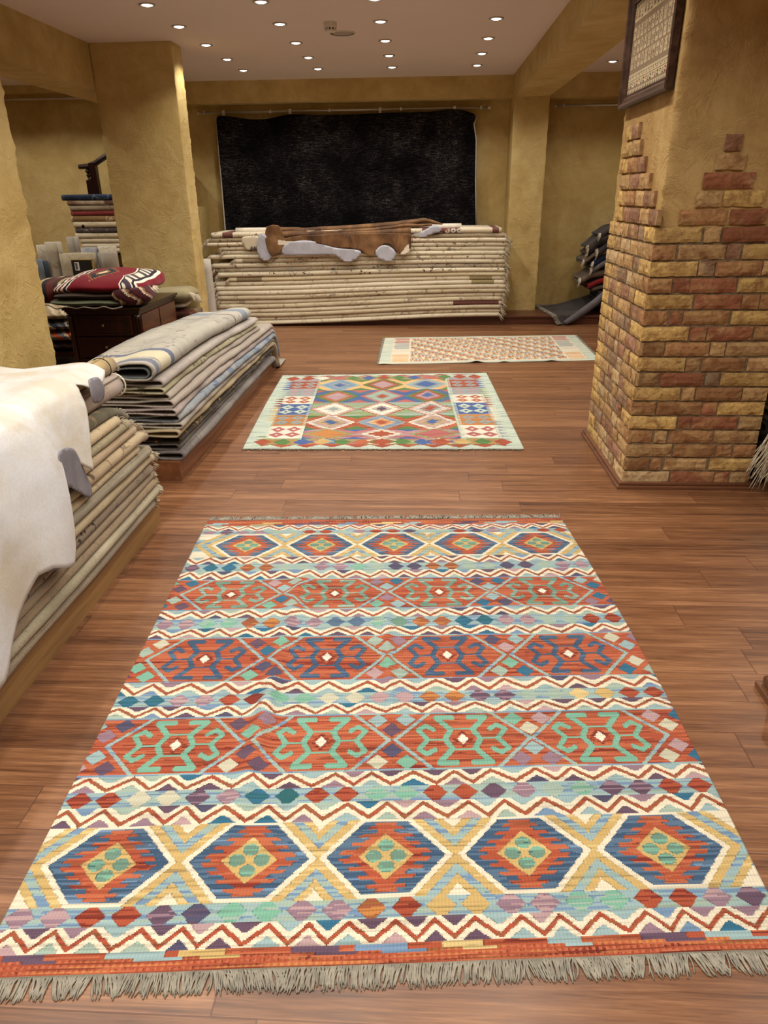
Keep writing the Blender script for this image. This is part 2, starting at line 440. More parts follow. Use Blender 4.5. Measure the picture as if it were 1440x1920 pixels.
def pad(name, mat, x0, x1, y0, y1, z0, z1, p=4.0, n=14, warp=0.0, seed=0, colf=None, parent=None, rot=0.0, deform=None):
    """soft folded bundle: a super-ellipsoid slab"""
    cx, cy, cz = (x0+x1)/2, (y0+y1)/2, (z0+z1)/2; sx, sy, sz = (x1-x0)/2, (y1-y0)/2, (z1-z0)/2
    V = []; F = []; Cc = []; idx = {}
    def vert(q):
        k = tuple(round(c, 5) for c in q)
        if k in idx: return idx[k]
        m = max(abs(q[0]), abs(q[1]), 1e-6)
        k2 = m/max(1e-6, (abs(q[0])**p+abs(q[1])**p)**(1/p))
        if abs(q[2]) > 0.999: ps = 0.93; uz = math.copysign(1-0.55*m**6, q[2])
        else: ps = 0.93+0.07*(1-q[2]*q[2]); uz = 0.45*q[2]
        u = (q[0]*k2*ps, q[1]*k2*ps)
        X = cx+u[0]*sx*math.cos(rot)-u[1]*sy*math.sin(rot); Y = cy+u[1]*sy*math.cos(rot)+u[0]*sx*math.sin(rot); Z = cz+uz*sz
        w = warp
        X += w*nz(Y*5+seed, Z*8, 1.1); Y += w*nz(X*5+seed, Z*8, 7.7); Z += w*0.6*nz(X*4+seed, Y*4, 3.3)
        if deform: X, Y, Z = deform(X, Y, Z)
        V.append((X, Y, Z)); idx[k] = len(V)-1; return idx[k]
    g = [-1+2*i/n for i in range(n+1)]; m = max(2, n//4); h = [-1+2*i/m for i in range(m+1)]
    for s in (-1, 1):
        for i in range(n):
            for j in range(n):
                F.append([vert((g[a], g[b], s)) for a, b in ((i, j), (i+1, j), (i+1, j+1), (i, j+1))]); Cc.append((0.5*(g[i]+g[i+1]), 0.5*(g[j]+g[j+1]), s))
        for i in range(n):
            for j in range(m):
                F.append([vert((g[a], s, h[b])) for a, b in ((i, j), (i+1, j), (i+1, j+1), (i, j+1))]); Cc.append((0.5*(g[i]+g[i+1]), s, 0.5*(h[j]+h[j+1])))
                F.append([vert((s, g[a], h[b])) for a, b in ((i, j), (i+1, j), (i+1, j+1), (i, j+1))]); Cc.append((s, 0.5*(g[i]+g[i+1]), 0.5*(h[j]+h[j+1])))
    cols = [colf(*c) for c in Cc] if colf else None
    U = [(v[0], v[1]+v[2]) for v in V]
    return mesh(name, V, F, mat, parent, uv=U, colors=cols)

# ================================================================= THE SETTING
CH = 2.84
def struct(name, mb, mat, smooth=False, parent=None):
    o = mb.build(name, mat, parent, smooth)
    if parent is None: o['kind'] = 'structure'
    return o
b = MB(); b.box(-7.2, 4.6, -3.2, 10.7, -0.06, 0.0); struct('floor', b, M['floor'])
b = MB(); b.box(-7.2, 4.6, -3.2, 10.7, CH, CH+0.06); struct('ceiling', b, M['ceiling'])
b = MB(); b.box(-7.2, 4.6, 10.34, 10.6, 0, CH); struct('wall_back', b, M['plaster'])
b = MB(); b.box(-7.2, -7.0, -3.2, 10.34, 0, CH); struct('wall_left', b, M['plaster'])
b = MB(); b.box(4.4, 4.6, -3.2, 10.34, 0, CH); struct('wall_right', b, M['plaster'])
b = MB(); b.box(-7.0, 4.4, -3.2, -3.0, 0, CH); struct('wall_front', b, M['plaster'])

def plaster_block(name, x0, x1, y0, y1, z0, z1, mat, cell=0.05, amp=0.006, edge=0.014, kind='structure', parent=None, seed=0.0):
    """plastered pillar: faces as grids, hand-trowelled surface and ragged rounded arrises"""
    V = []; F = []; idx = {}
    def gp(x, y, z):
        k = (round(x, 4), round(y, 4), round(z, 4))
        if k in idx: return idx[k]
        dx = min(x-x0, x1-x); dy = min(y-y0, y1-y)
        e = max(0.0, 1-max(dx, dy)/0.035) if min(dx, dy) < 1e-5 else 0.0
        n = noise.fractal(Vector((x*7+seed, y*7, z*7)), 0.8, 2.0, 4)
        r = 0.12*noise.noise(Vector((x*3+seed, y*3, z*7)))+0.6*noise.noise(Vector((x*3+seed, y*3, z*30)))+0.7*noise.noise(Vector((x*3+seed, y*3, z*70)))
        sx = -1 if x-x0 < 1e-5 else (1 if x1-x < 1e-5 else 0); sy = -1 if y-y0 < 1e-5 else (1 if y1-y < 1e-5 else 0)
        off = n*amp
        ox = sx*(off)-sx*e*edge*(0.7+1.2*r); oy = sy*(off)-sy*e*edge*(0.7+1.2*r)
        V.append((x+ox, y+oy, z)); idx[k] = len(V)-1; return idx[k]
    def lines(a, b):
        L = b-a; n = max(2, int(L/cell)); xs = [a+L*i/n for i in range(n+1)]
        return sorted(set([a, min(a+0.012, b), min(a+0.03, b)]+[x for x in xs if a+0.03 < x < b-0.03]+[max(b-0.03, a), max(b-0.012, a), b]))
    X = lines(x0, x1); Y = lines(y0, y1); Z = [z0+(z1-z0)*i/max(2, int((z1-z0)/0.03)) for i in range(max(2, int((z1-z0)/0.03))+1)]
    for i in range(len(Z)-1):
        for A in (y0, y1):
            for j in range(len(X)-1): F.append([gp(X[j], A, Z[i]), gp(X[j+1], A, Z[i]), gp(X[j+1], A, Z[i+1]), gp(X[j], A, Z[i+1])])
        for A in (x0, x1):
            for j in range(len(Y)-1): F.append([gp(A, Y[j], Z[i]), gp(A, Y[j+1], Z[i]), gp(A, Y[j+1], Z[i+1]), gp(A, Y[j], Z[i+1])])
    o = mesh(name, V, F, mat, parent)
    if parent is None: o['kind'] = kind
    return o

plaster_block('plaster_pillar', -3.08, -2.31, 7.57, 7.87, 0, CH, M['plaster'], seed=3, edge=0.006, amp=0.003)
plaster_block('plaster_pillar', -3.08, -2.31, 3.62, 4.43, 0, CH, M['plaster'], seed=9, edge=0.012, amp=0.0035)
plaster_block('plaster_pillar', 1.066, 1.49, 9.87, 10.34, 0.0, CH, M['plaster'], seed=14, edge=0.006, amp=0.003)
b = MB(); b.box(-3.5, -3.08, -3.0, 10.34, 2.47, CH); struct('ceiling_beam', b, M['plaster'])
b = MB(); b.box(1.066, 1.48, -3.0, 9.87, 2.585, CH); struct('ceiling_beam', b, M['plaster'])
b = MB(); b.box(-3.5, 1.066, 10.07, 10.34, 2.60, CH); struct('lintel', b, M['plaster'])
b = MB(); b.box(1.49, 4.4, 10.0, 10.34, 2.585, CH); struct('lintel', b, M['plaster'])
b = MB(); b.box(-7.0, -3.5, 10.1, 10.34, 2.76, CH); struct('lintel', b, M['plaster'])
# raised wooden step along the back
b = MB(); b.box(-2.2, 4.4, 9.43, 10.34, 0.0, 0.085); b.box(-2.2, 4.4, 9.405, 10.34, 0.085, 0.11, 0.006); struct('wooden_step', b, M['platX'])
b = MB(); b.box(1.50, 4.4, 10.27, 10.34, 0.11, 0.125)
o = struct('trim_1', b, m_plain('unpainted_plaster_edge', rgb(150, 132, 108), 0.9, 0.1, ns=20))
# stair block behind the left pillar (carries the banister)
b = MB(); b.box(-4.05, -2.9, 9.75, 10.34, 0.0, 1.42); struct('stair_block', b, M['plaster'])

# ---- brick pillar -------------------------------------------------
BX0, BX1, BY0, BY1 = 1.156, 1.845, 3.874, 4.822
BH = 0.0803; ZB = 1.385
pil = empty('brick_pillar', (1.5, 4.35, 0), kind='structure')
plaster_block('plaster', BX0+0.002, BX1, BY0+0.002, BY1, 0.0, CH, M['plaster_stained'], seed=21, parent=pil, edge=0.010, amp=0.002, cell=0.05)
b = MB(); b.box(BX0-0.012+0.008, BX1-0.008, BY0-0.004, BY1-0.01, 0.0, ZB-0.006)
mort = NT('grey_mortar'); v = mort.mapping()
mortar = mort.fin(mort.ramp(mort.noise(v, 30, 4, 0.7), [(0.3, rgb(96, 82, 64)), (0.7, rgb(146, 128, 102))]), 0.95, 0.1, 0, mort.bump(mort.noise(v, 90, 4), 0.6, 0.004))
b.build('mortar', mortar, pil)
PAL = {'Y': (204, 172, 108), 'T': (188, 156, 110), 'B': (162, 122, 84), 'R': (152, 98, 74), 'G': (148, 126, 102), 'D': (134, 104, 72), 'P': (154, 118, 96), 'C': (194, 170, 130)}
def brick(mb, face, u0, u1, z0, z1, c, out=0.013):
    """brick face as a bulged, chipped grid in plane y=BY0 ('S') or x=BX0 ('W')"""
    nu = max(3, int((u1-u0)/0.022)); nzv = 4
    k = rnd.uniform(-0.002, 0.0035)
    sd = rnd.uniform(0, 99)
    V = []; F = []; cor = [rnd.uniform(-0.005, 0.005) for _ in range(4)]
    for j in range(nzv+3):
        for i in range(nu+3):
            ii = min(max(i-1, 0), nu)/nu; jj = min(max(j-1, 0), nzv)/nzv
            rim = (i in (0, nu+2)) or (j in (0, nzv+2))
            u = u0+(u1-u0)*ii; z = z0+(z1-z0)*jj
            u += (0.003 if ii in (0, 1) else 0)*nz(z*60+sd, u*20); z += (0.0035 if jj in (0, 1) else 0)*nz(u*35+sd, 5.5)+(cor[0] if jj > .5 else cor[1])*(ii-.5)*0.6
            d = out+k+0.004*nz(u*22+sd, z*30, 2.2)+0.0025*nz(u*80+sd, z*80, 4.2)
            if ii in (0, 1) or jj in (0, 1): d -= 0.0035+0.002*rnd.random()
            if rim: d = -0.006
            V.append((u, BY0-d, z) if face == 'S' else (BX0-d, u, z))
    w = nu+3
    for j in range(nzv+2):
        for i in range(nu+2):
            F.append((j*w+i, j*w+i+1, (j+1)*w+i+1, (j+1)*w+i))
    s = rnd.uniform(0.9, 1.08)
    mb.add(V, F, rgb(*[min(255, x*s) for x in PAL[c]]))
bk = MB()
ROWS = [[(1.114, 1.373, 'Y'), (1.386, 1.463, 'T'), (1.476, 1.694, 'R')], [(1.159, 1.258, 'B'), (1.272, 1.502, 'T'), (1.509, 1.576, 'P'), (1.587, 1.718, 'Y')], [(1.147, 1.377, 'Y'), (1.384, 1.462, 'G'), (1.469, 1.694, 'B'), (1.7, 1.85, 'T')], [(1.158, 1.262, 'B'), (1.269, 1.352, 'R'), (1.355, 1.583, 'R'), (1.593, 1.819, 'Y')], [(1.152, 1.379, 'Y'), (1.389, 1.622, 'R'), (1.629, 1.712, 'B'), (1.719, 1.85, 'B')], [(1.159, 1.265, 'B'), (1.279, 1.339, 'R'), (1.346, 1.577, 'B'), (1.591, 1.85, 'Y')], [(1.159, 1.383, 'Y'), (1.393, 1.475, 'R'), (1.482, 1.708, 'R'), (1.718, 1.85, 'B')], [(1.166, 1.27, 'D'), (1.278, 1.503, 'B'), (1.51, 1.585, 'T'), (1.592, 1.85, 'T')], [(1.156, 1.391, 'Y'), (1.398, 1.47, 'T'), (1.481, 1.7, 'B'), (1.718, 1.85, 'T')], [(1.151, 1.268, 'D'), (1.276, 1.501, 'R'), (1.512, 1.581, 'G'), (1.592, 1.85, 'Y')], [(1.163, 1.391, 'Y'), (1.402, 1.465, 'T'), (1.473, 1.713, 'B'), (1.72, 1.85, 'T')], [(1.155, 1.27, 'B'), (1.278, 1.515, 'B'), (1.522, 1.599, 'R'), (1.607, 1.85, 'Y')], [(1.158, 1.394, 'Y'), (1.405, 1.472, 'R'), (1.48, 1.721, 'R'), (1.732, 1.85, 'T')], [(1.164, 1.274, 'B'), (1.289, 1.353, 'T'), (1.368, 1.605, 'B'), (1.612, 1.85, 'T')], [(1.152, 1.392, 'T'), (1.403, 1.63, 'B'), (1.639, 1.721, 'B'), (1.732, 1.85, 'B')], [(1.162, 1.278, 'D'), (1.289, 1.347, 'B'), (1.366, 1.595, 'T'), (1.615, 1.85, 'Y')], [(1.171, 1.399, 'C'), (1.411, 1.649, 'R'), (1.656, 1.733, 'R'), (1.741, 1.85, 'T')]]
g = 0.0058
for r, items in enumerate(ROWS):
    zt = ZB-r*BH; zb = zt-BH
    if zb < 0.03: zb = 0.012
    for (u0, u1, c) in items:
        u0 = BX0-0.012 if u0 < BX0+0.03 else u0
        brick(bk, 'S', u0, min(u1, BX1+0.01), zb+g, zt-g, c)
    # side face
    y = BY0-0.012; first = True
    hd = items[0][2]
    lens = [0.10, 0.20, 0.13, 0.24, 0.11, 0.17] if r % 2 else [0.21, 0.12, 0.19, 0.10, 0.22, 0.15]
    q = 0; side = []
    while y < BY1-0.05:
        L = lens[q % 6]*rnd.uniform(0.85, 1.15)*1.0; q += 1
        y1 = y+L
        if y1 > BY1-0.12: y1 = BY1+0.004
        side.append((y, y1)); y = y1
    for i, (a, c1) in enumerate(side):
        cc = hd if i == 0 else ('Y' if i == len(side)-1 and rnd.random() < 0.7 else rnd.choice(['T', 'P', 'G', 'T', 'C', 'P', 'C', 'T']))
        if cc == 'D': cc = 'T'
        brick(bk, 'W', a+(0.0 if i == 0 else g), c1-g, zb+g, zt-g, cc)
for k, items in enumerate([[(1.254, 1.484, 'B'), (1.497, 1.679, 'R')], [(1.322, 1.444, 'T'), (1.453, 1.646, 'Y')], [(1.342, 1.584, 'R')], [(1.387, 1.523, 'T')], [(1.418, 1.496, 'P')]]):
    z0 = ZB+k*0.0815; 
    for (u0, u1, c) in items: brick(bk, 'S', u0, min(u1, BX1), z0+g, z0+0.0815-g, c, 0.010)
sideP = [(4.7, 3.839), (4.7, 3.947), (4.684, 4.058), (4.71, 4.191), (4.718, 4.307), (4.668, 4.381)]
for k, (ya, yb) in enumerate(sideP):
    z0 = ZB+k*0.0835; ya, yb = min(ya, yb), max(ya, yb)
    n = max(1, round((yb-ya)/0.19)); e = [ya+(yb-ya)*i/n+(rnd.uniform(-.03, .03) if 0 < i < n else 0) for i in range(n+1)]
    for i in range(n): brick(bk, 'W', e[i]+g, e[i+1]-g, z0+g, z0+0.0835-g, rnd.choice(['T', 'P', 'P', 'B', 'T'] if i < n-1 else ['Y', 'T']), 0.018)
t = NT('old_brick'); at = t.new('ShaderNodeAttribute', attribute_name='Col'); v = t.mapping()
n1 = t.noise(v, 16, 5, 0.65, 0.5); n2 = t.noise(v, 55, 5, 0.7)
col = t.mix(t.ramp(n1, [(0.43, BLK), (0.66, (0.75,)*3+(1,))]), at.outputs[0], rgb(126, 82, 50))
n5 = t.noise(v, 9, 4, 0.6, 0.3)
col = t.mix(t.ramp(n5, [(0.50, BLK), (0.70, (0.6,)*3+(1,))]), col, rgb(196, 164, 112))
col = t.mix(t.ramp(n2, [(0.3, (0.55,)*3+(1,)), (0.48, BLK)]), col, rgb(84, 60, 42))
brickm = t.fin(col, 0.85, 0.15, 0, t.bump(t.math('ADD', n2, t.math('MULTIPLY', n1, 0.8)), 0.5, 0.006))
bk.build('brick_facing', brickm, pil, smooth=False, col=True)
b = MB()
for (x0, x1, y0, y1) in ((BX0-0.045, BX1+0.02, BY0-0.045, BY0-0.0), (BX0-0.045, BX0+0.0, BY0-0.002, BY1+0.03)):
    b.box(x0, x1, y0, y1, 0, 0.018, 0.004)
    b.box(x0+0.012, x1, y0+(0.012 if y0 < BY0-0.01 else -0.002), y1, 0.018, 0.036, 0.006)
b.build('base_moulding', M['trimwood'], pil)

# ---- downlights ----------------------------------------------------
em = bpy.data.materials.new('lamp_glow'); em.use_nodes = True
bs = em.node_tree.nodes['Principled BSDF']; bs.inputs['Emission Color'].default_value = (1, 0.93, 0.82, 1); bs.inputs['Emission Strength'].default_value = LAMP_E
bs.inputs['Base Color'].default_value = (0.8, 0.8, 0.8, 1)
def downlight_proto():
    root = empty('downlight', (0, 0, CH))
    r = MB()
    r.lathe([(0.060, CH+0.001), (0.062, CH-0.006), (0.056, CH-0.010), (0.043, CH-0.008), (0.040, CH-0.001)], 0, 0, 28, cap=False)
    r.build('trim_ring', M['steel'], root, smooth=True)
    d = MB(); d.lathe([(0.041, CH-0.002), (0.036, CH-0.0075), (0.024, CH-0.012), (0.008, CH-0.0135)], 0, 0, 20)
    d.build('bulb', em, root, smooth=True)
    return root
def copy_tree(o, name=None):
    c = o.copy(); COL.objects.link(c)
    for ch in list(o.children):
        k = ch.copy(); COL.objects.link(k); k.parent = c; k.matrix_parent_inverse = ch.matrix_parent_inverse
    return c
ldat = bpy.data.lights.new('downlight_beam', 'SPOT'); ldat.energy = LAMP_W; ldat.color = (1.0, 0.925, 0.82)
ldat.spot_size = math.radians(132); ldat.spot_blend = 0.55; ldat.shadow_soft_size = 0.035
proto = None
def put_lamp(x, y, label, group):
    global proto
    if proto is None: proto = downlight_proto(); r = proto
    else: r = copy_tree(proto)
    r.location = (x, y, CH)
    if label: tag(r, label, 'ceiling light', group)
    L = bpy.data.objects.new('lamp_beam', ldat); COL.objects.link(L); L.location = (x, y, CH-0.03)
    return r
XS = [-2.045, -1.2, -0.37, 0.572]
names = ['leftmost column of spots', 'second column from the left', 'third column from the left', 'rightmost column of the middle ceiling']
YS = [9.29, 8.56, 7.78, 6.97, 6.22, 5.45, 4.70, 3.93, 3.16, 2.40, 1.62, 0.85, 0.08, -0.7, -1.5]
ordn = ['farthest', 'second farthest', 'third farthest', 'fourth farthest', 'nearest visible']
for i, x in enumerate(XS):
    vis = 5 if i < 2 else 4
    for j, y in enumerate(YS):
        if i == 0 and y in (4.70, 3.93): continue          # left out: they lit the nearby pillar too brightly
        if j < vis: put_lamp(x, y, 'small round ceiling spot, %s in the %s' % (ordn[j], names[i]), 'recessed ceiling spots in the middle room')
        else: put_lamp(x, y, 'recessed round ceiling spot out of view above the camera side of the room', 'ceiling spots above the near part of the room')
for x, y in ((-4.751, 9.43), (-4.75, 8.3), (-4.75, 7.2), (-4.75, 6.1), (-3.88, 9.43), (-3.88, 8.3), (-3.88, 7.2), (-5.6, 9.43), (-5.6, 8.3), (-4.75, 5.0), (-5.6, 6.5)):  # besides the seen spot, hidden ones are added to brighten the alcove wall
    put_lamp(x, y, 'recessed ceiling spot above the left back alcove, one seen, others added to brighten it' if y > 9.4 else 'recessed round ceiling spot out of view in the left side room', 'ceiling spots of the left room' if y <= 9.4 else None)
for x, y in ((2.035, 9.22), (2.035, 7.7), (2.035, 6.2), (2.9, 9.22), (2.9, 7.0), (2.9, 5.0), (2.9, 3.0), (2.2, 2.6), (2.2, 1.0), (2.2, -0.6), (2.9, 0.3), (3.6, 6.2)):
    put_lamp(x, y, 'single recessed ceiling spot seen between the right beam and the framed picture' if y > 9.2 and x < 2.5 else 'recessed round ceiling spot out of view in the right side room', 'ceiling spots of the right room' if not (y > 9.2 and x < 2.5) else None)

# ---- smoke detector, ceiling speaker ------------------------------
sd = empty('smoke_detector', (-0.784, 6.977, CH), 'white round smoke detector mounted on the middle ceiling', 'smoke detector')
b = MB(); b.lathe([(0.055, CH), (0.055, CH-0.03), (0.052, CH-0.04)], -0.784, 6.977, 28); b.build('base', M['white_plastic'], sd, smooth=False)
b = MB()
for k in range(10):
    a = 2*PI*k/10; c, s = math.cos(a)*0.044, math.sin(a)*0.044
    b.box(-0.784+c-0.006, -0.784+c+0.006, 6.977+s-0.006, 6.977+s+0.006, CH-0.058, CH-0.04)
b.build('vent_ribs', M['white_plastic'], sd)
b = MB(); b.lathe([(0.050, CH-0.057), (0.046, CH-0.066), (0.02, CH-0.071)], -0.784, 6.977, 28); b.build('cap', M['white_plastic'], sd, smooth=False)
sp = empty('ceiling_speaker', (-0.729, 7.41, CH), 'flat round white speaker grille flush in the ceiling behind the smoke detector', 'speaker')
b = MB(); b.lathe([(0.115, CH), (0.115, CH-0.005), (0.108, CH-0.008), (0.104, CH-0.006)], -0.729, 7.41, 40, cap=False); b.build('rim', M['white_plastic'], sp, smooth=False)
b = MB(); b.lathe([(0.105, CH-0.003), (0.06, CH-0.0055), (0.01, CH-0.006)], -0.729, 7.41, 40); b.build('grille', M['speaker_cloth'], sp, smooth=True)

# ---- hanging rails --------------------------------------------------
def rail(x0, x1, y, z, label, clips=(), cz=0.06, brackets=()):
    r = empty('wall_rail', ((x0+x1)/2, y, z), label, 'rail')
    b = MB(); b.tube([(x0, y, z), (x1, y, z)], 0.015, 14); b.build('pole', M['steel'], r, smooth=True)
    for x, s in ((x0, -1), (x1, 1)):
        if -6.9 < x < 4.2:
            b = MB(); b.tube([(x, y, z), (x+s*0.03, y, z)], 0.021, 14); b.build('end_cap', M['steel'], r, smooth=False)
    for x in brackets:
        b = MB(); b.tube([(x, y, z), (x, 10.345, z)], 0.008, 8); b.box(x-0.012, x+0.012, y-0.02, y+0.02, z-0.02, z+0.02, 0.004); b.build('bracket', M['steel'], r)
    for x in clips:
        b = MB(); b.box(x-0.018, x+0.018, y-0.02, y-0.012, z-cz-0.03, z+0.02, 0.003); b.box(x-0.018, x+0.018, y-0.02, y+0.02, z+0.015, z+0.023, 0.003)
        b.box(x-0.018, x+0.018, y+0.012, y+0.02, z-cz-0.02, z+0.02, 0.003); b.build('clip', M['white_plastic'], r)
    return r
RY = 10.25
rail(-2.86, 0.785, RY, 2.515, 'long steel rail the black carpet hangs from on the back wall', clips=(-2.55, -1.70, -0.56, 0.37), brackets=(-2.8, -1.95, -1.2, -0.3, 0.7))
rail(1.63, 3.9, RY, 2.52, 'steel rail on the back wall right of the column, partly behind the framed picture', brackets=(1.72, 3.0))
rail(-6.2, -3.3, 10.2, 2.70, 'thin steel rail high on the back wall of the left side room', brackets=(-5.6, -4.35))

# ---- black carpet ----------------------------------------------------
t = NT('black_overdyed_pile'); v = t.mapping('Object', (1, 1, 1))
a1 = t.noise(t.mapping('Object', (1, 1, 9)), 14, 5, 0.75); a2 = t.noise(v, 110, 3, 0.8); a3 = t.noise(v, 2.2, 3, 0.6)
f = t.math('MULTIPLY', t.math('MULTIPLY', a1, a2), t.math('ADD', a3, 0.4))
blackm = t.fin(t.ramp(f, [(0.16, rgb(8, 7, 9)), (0.26, rgb(26, 24, 26)), (0.36, rgb(86, 82, 80))]), 0.95, 0.02, 0, t.bump(a2, 0.4, 0.004))
wr = sheet('black_carpet', blackm, 'y', 10.20, [(-2.634,2.475),(-2.470,2.467),(-2.201,2.427),(-1.996,2.429),(-1.714,2.478),(-1.316,2.460),(-0.912,2.465),(-0.537,2.471),(-0.243,2.472),(0.023,2.473),(0.360,2.503),(0.486,2.489),(0.653,2.428),(0.611,2.335),(0.644,2.169),(0.657,1.680),(0.690,1.039),(0.706,0.636),(-2.578,0.659),(-2.655,1.069),(-2.645,1.784)], th=0.012, step=0.035, bulge=lambda a, c: 0.02*math.sin(a*5.3)*sstep(1.2, 2.5, c)+0.006*nz(a*3, c*3))
tag(wr, 'large black carpet hanging from the rail on the back wall', 'carpet')
b = MB()
eL = [(-2.638,2.474),(-2.649,1.784),(-2.659,1.070),(-2.605,0.661)]; eR = [(0.659,2.427),(0.617,2.334),(0.650,2.168),(0.663,1.680),(0.696,1.039)]
for e in (eL, eR): b.tube([(p[0], 10.19, p[1]) for p in e], 0.009, 8)
b.build('edge_binding', M['binding'], wr, smooth=True)

# ================================================================= FLAT-WOVEN RUGS ON THE FLOOR
def C3(*c): return np.array([lin(x) for x in c])
K = dict(cream=C3(236, 226, 200), red=C3(178, 80, 48), red2=C3(196, 104, 64), dred=C3(138, 50, 36), brown=C3(164, 92, 56), blue=C3(86, 116, 146), dblue=C3(60, 90, 122),
         lblue=C3(152, 184, 188), sky=C3(116, 150, 186), sage=C3(162, 186, 172), gold=C3(208, 176, 106), lgold=C3(222, 196, 130), teal=C3(122, 184, 160), dteal=C3(40, 104, 112), peacock=C3(44, 112, 146),
         mauve=C3(152, 122, 140), pink=C3(188, 156, 160), plum=C3(104, 80, 102), indigo=C3(84, 82, 112), green=C3(110, 150, 132), beige=C3(206, 204, 178), orange=C3(206, 134, 62), white=C3(240, 234, 214),
         grass=C3(92, 138, 72), olive=C3(150, 166, 110), rose=C3(190, 104, 100), peach=C3(240, 186, 120), grey=C3(156, 168, 168), mint=C3(202, 218, 200), cobalt=C3(70, 102, 166))
for k_ in K:
    g_ = K[k_].mean(); K[k_] = (K[k_]*0.90+g_*0.10)*0.73
def smooth_noise(Mr, Nc, cell_r, cell_c):
    a = rng.random((int(Mr/cell_r)+3, int(Nc/cell_c)+3))
    r = np.linspace(0, a.shape[0]-1.001, Mr); c = np.linspace(0, a.shape[1]-1.001, Nc)
    r0 = r.astype(int); c0 = c.astype(int); fr = (r-r0)[:, None]; fc = (c-c0)[None, :]
    return (a[r0][:, c0]*(1-fr)*(1-fc)+a[r0+1][:, c0]*fr*(1-fc)+a[r0][:, c0+1]*(1-fr)*fc+a[r0+1][:, c0+1]*fr*fc)
class Loom:
    def __init__(s, Mr, Nc, base):
        s.M, s.N = Mr, Nc
        s.U, s.V = np.meshgrid((np.arange(Nc)+.5)/Nc, (np.arange(Mr)+.5)/Mr)
        s.C = np.tile(K[base], (Mr, Nc, 1)).astype(float)
        s.S = smooth_noise(Mr, Nc, 1.3, 40); s.S2 = smooth_noise(Mr, Nc, 2.2, 26)
    def p(s, mask, c, c2=None, thr=0.6):
        s.C[mask] = K[c]
        if c2: s.C[mask & (s.S > thr)] = K[c2]
    def finish(s, streak=0.30):
        a = smooth_noise(s.M, s.N, 1.0, 34); b = smooth_noise(s.M, s.N, 1.0, 9)
        f = 1-streak*0.5+streak*a
        redness = np.clip((s.C[..., 0]-s.C[..., 2]*1.8)*2.2, 0, 1)
        dark = np.clip((0.30-a)/0.07, 0, 1)*(0.12+0.34*redness)  # weft slit shadows painted as dark streaks, strongest in the reds
        f = f*(1-dark)*(0.95+0.1*b)
        e = np.abs(s.C[:, 1:]-s.C[:, :-1]).sum(-1) > 0.12
        e = np.concatenate([np.zeros((s.M, 1), bool), e], 1) & (rng.random((s.M, s.N)) < 0.35)
        f = np.where(e, f*0.62, f)  # slit shading painted into the yarn colour along pattern boundaries
        s.C = np.clip(s.C*f[..., None], 0, 1)
        return s.C
def tri(x): return 1-np.abs((x % 1.0)*2-1)                       # 0 at integers, 1 half way

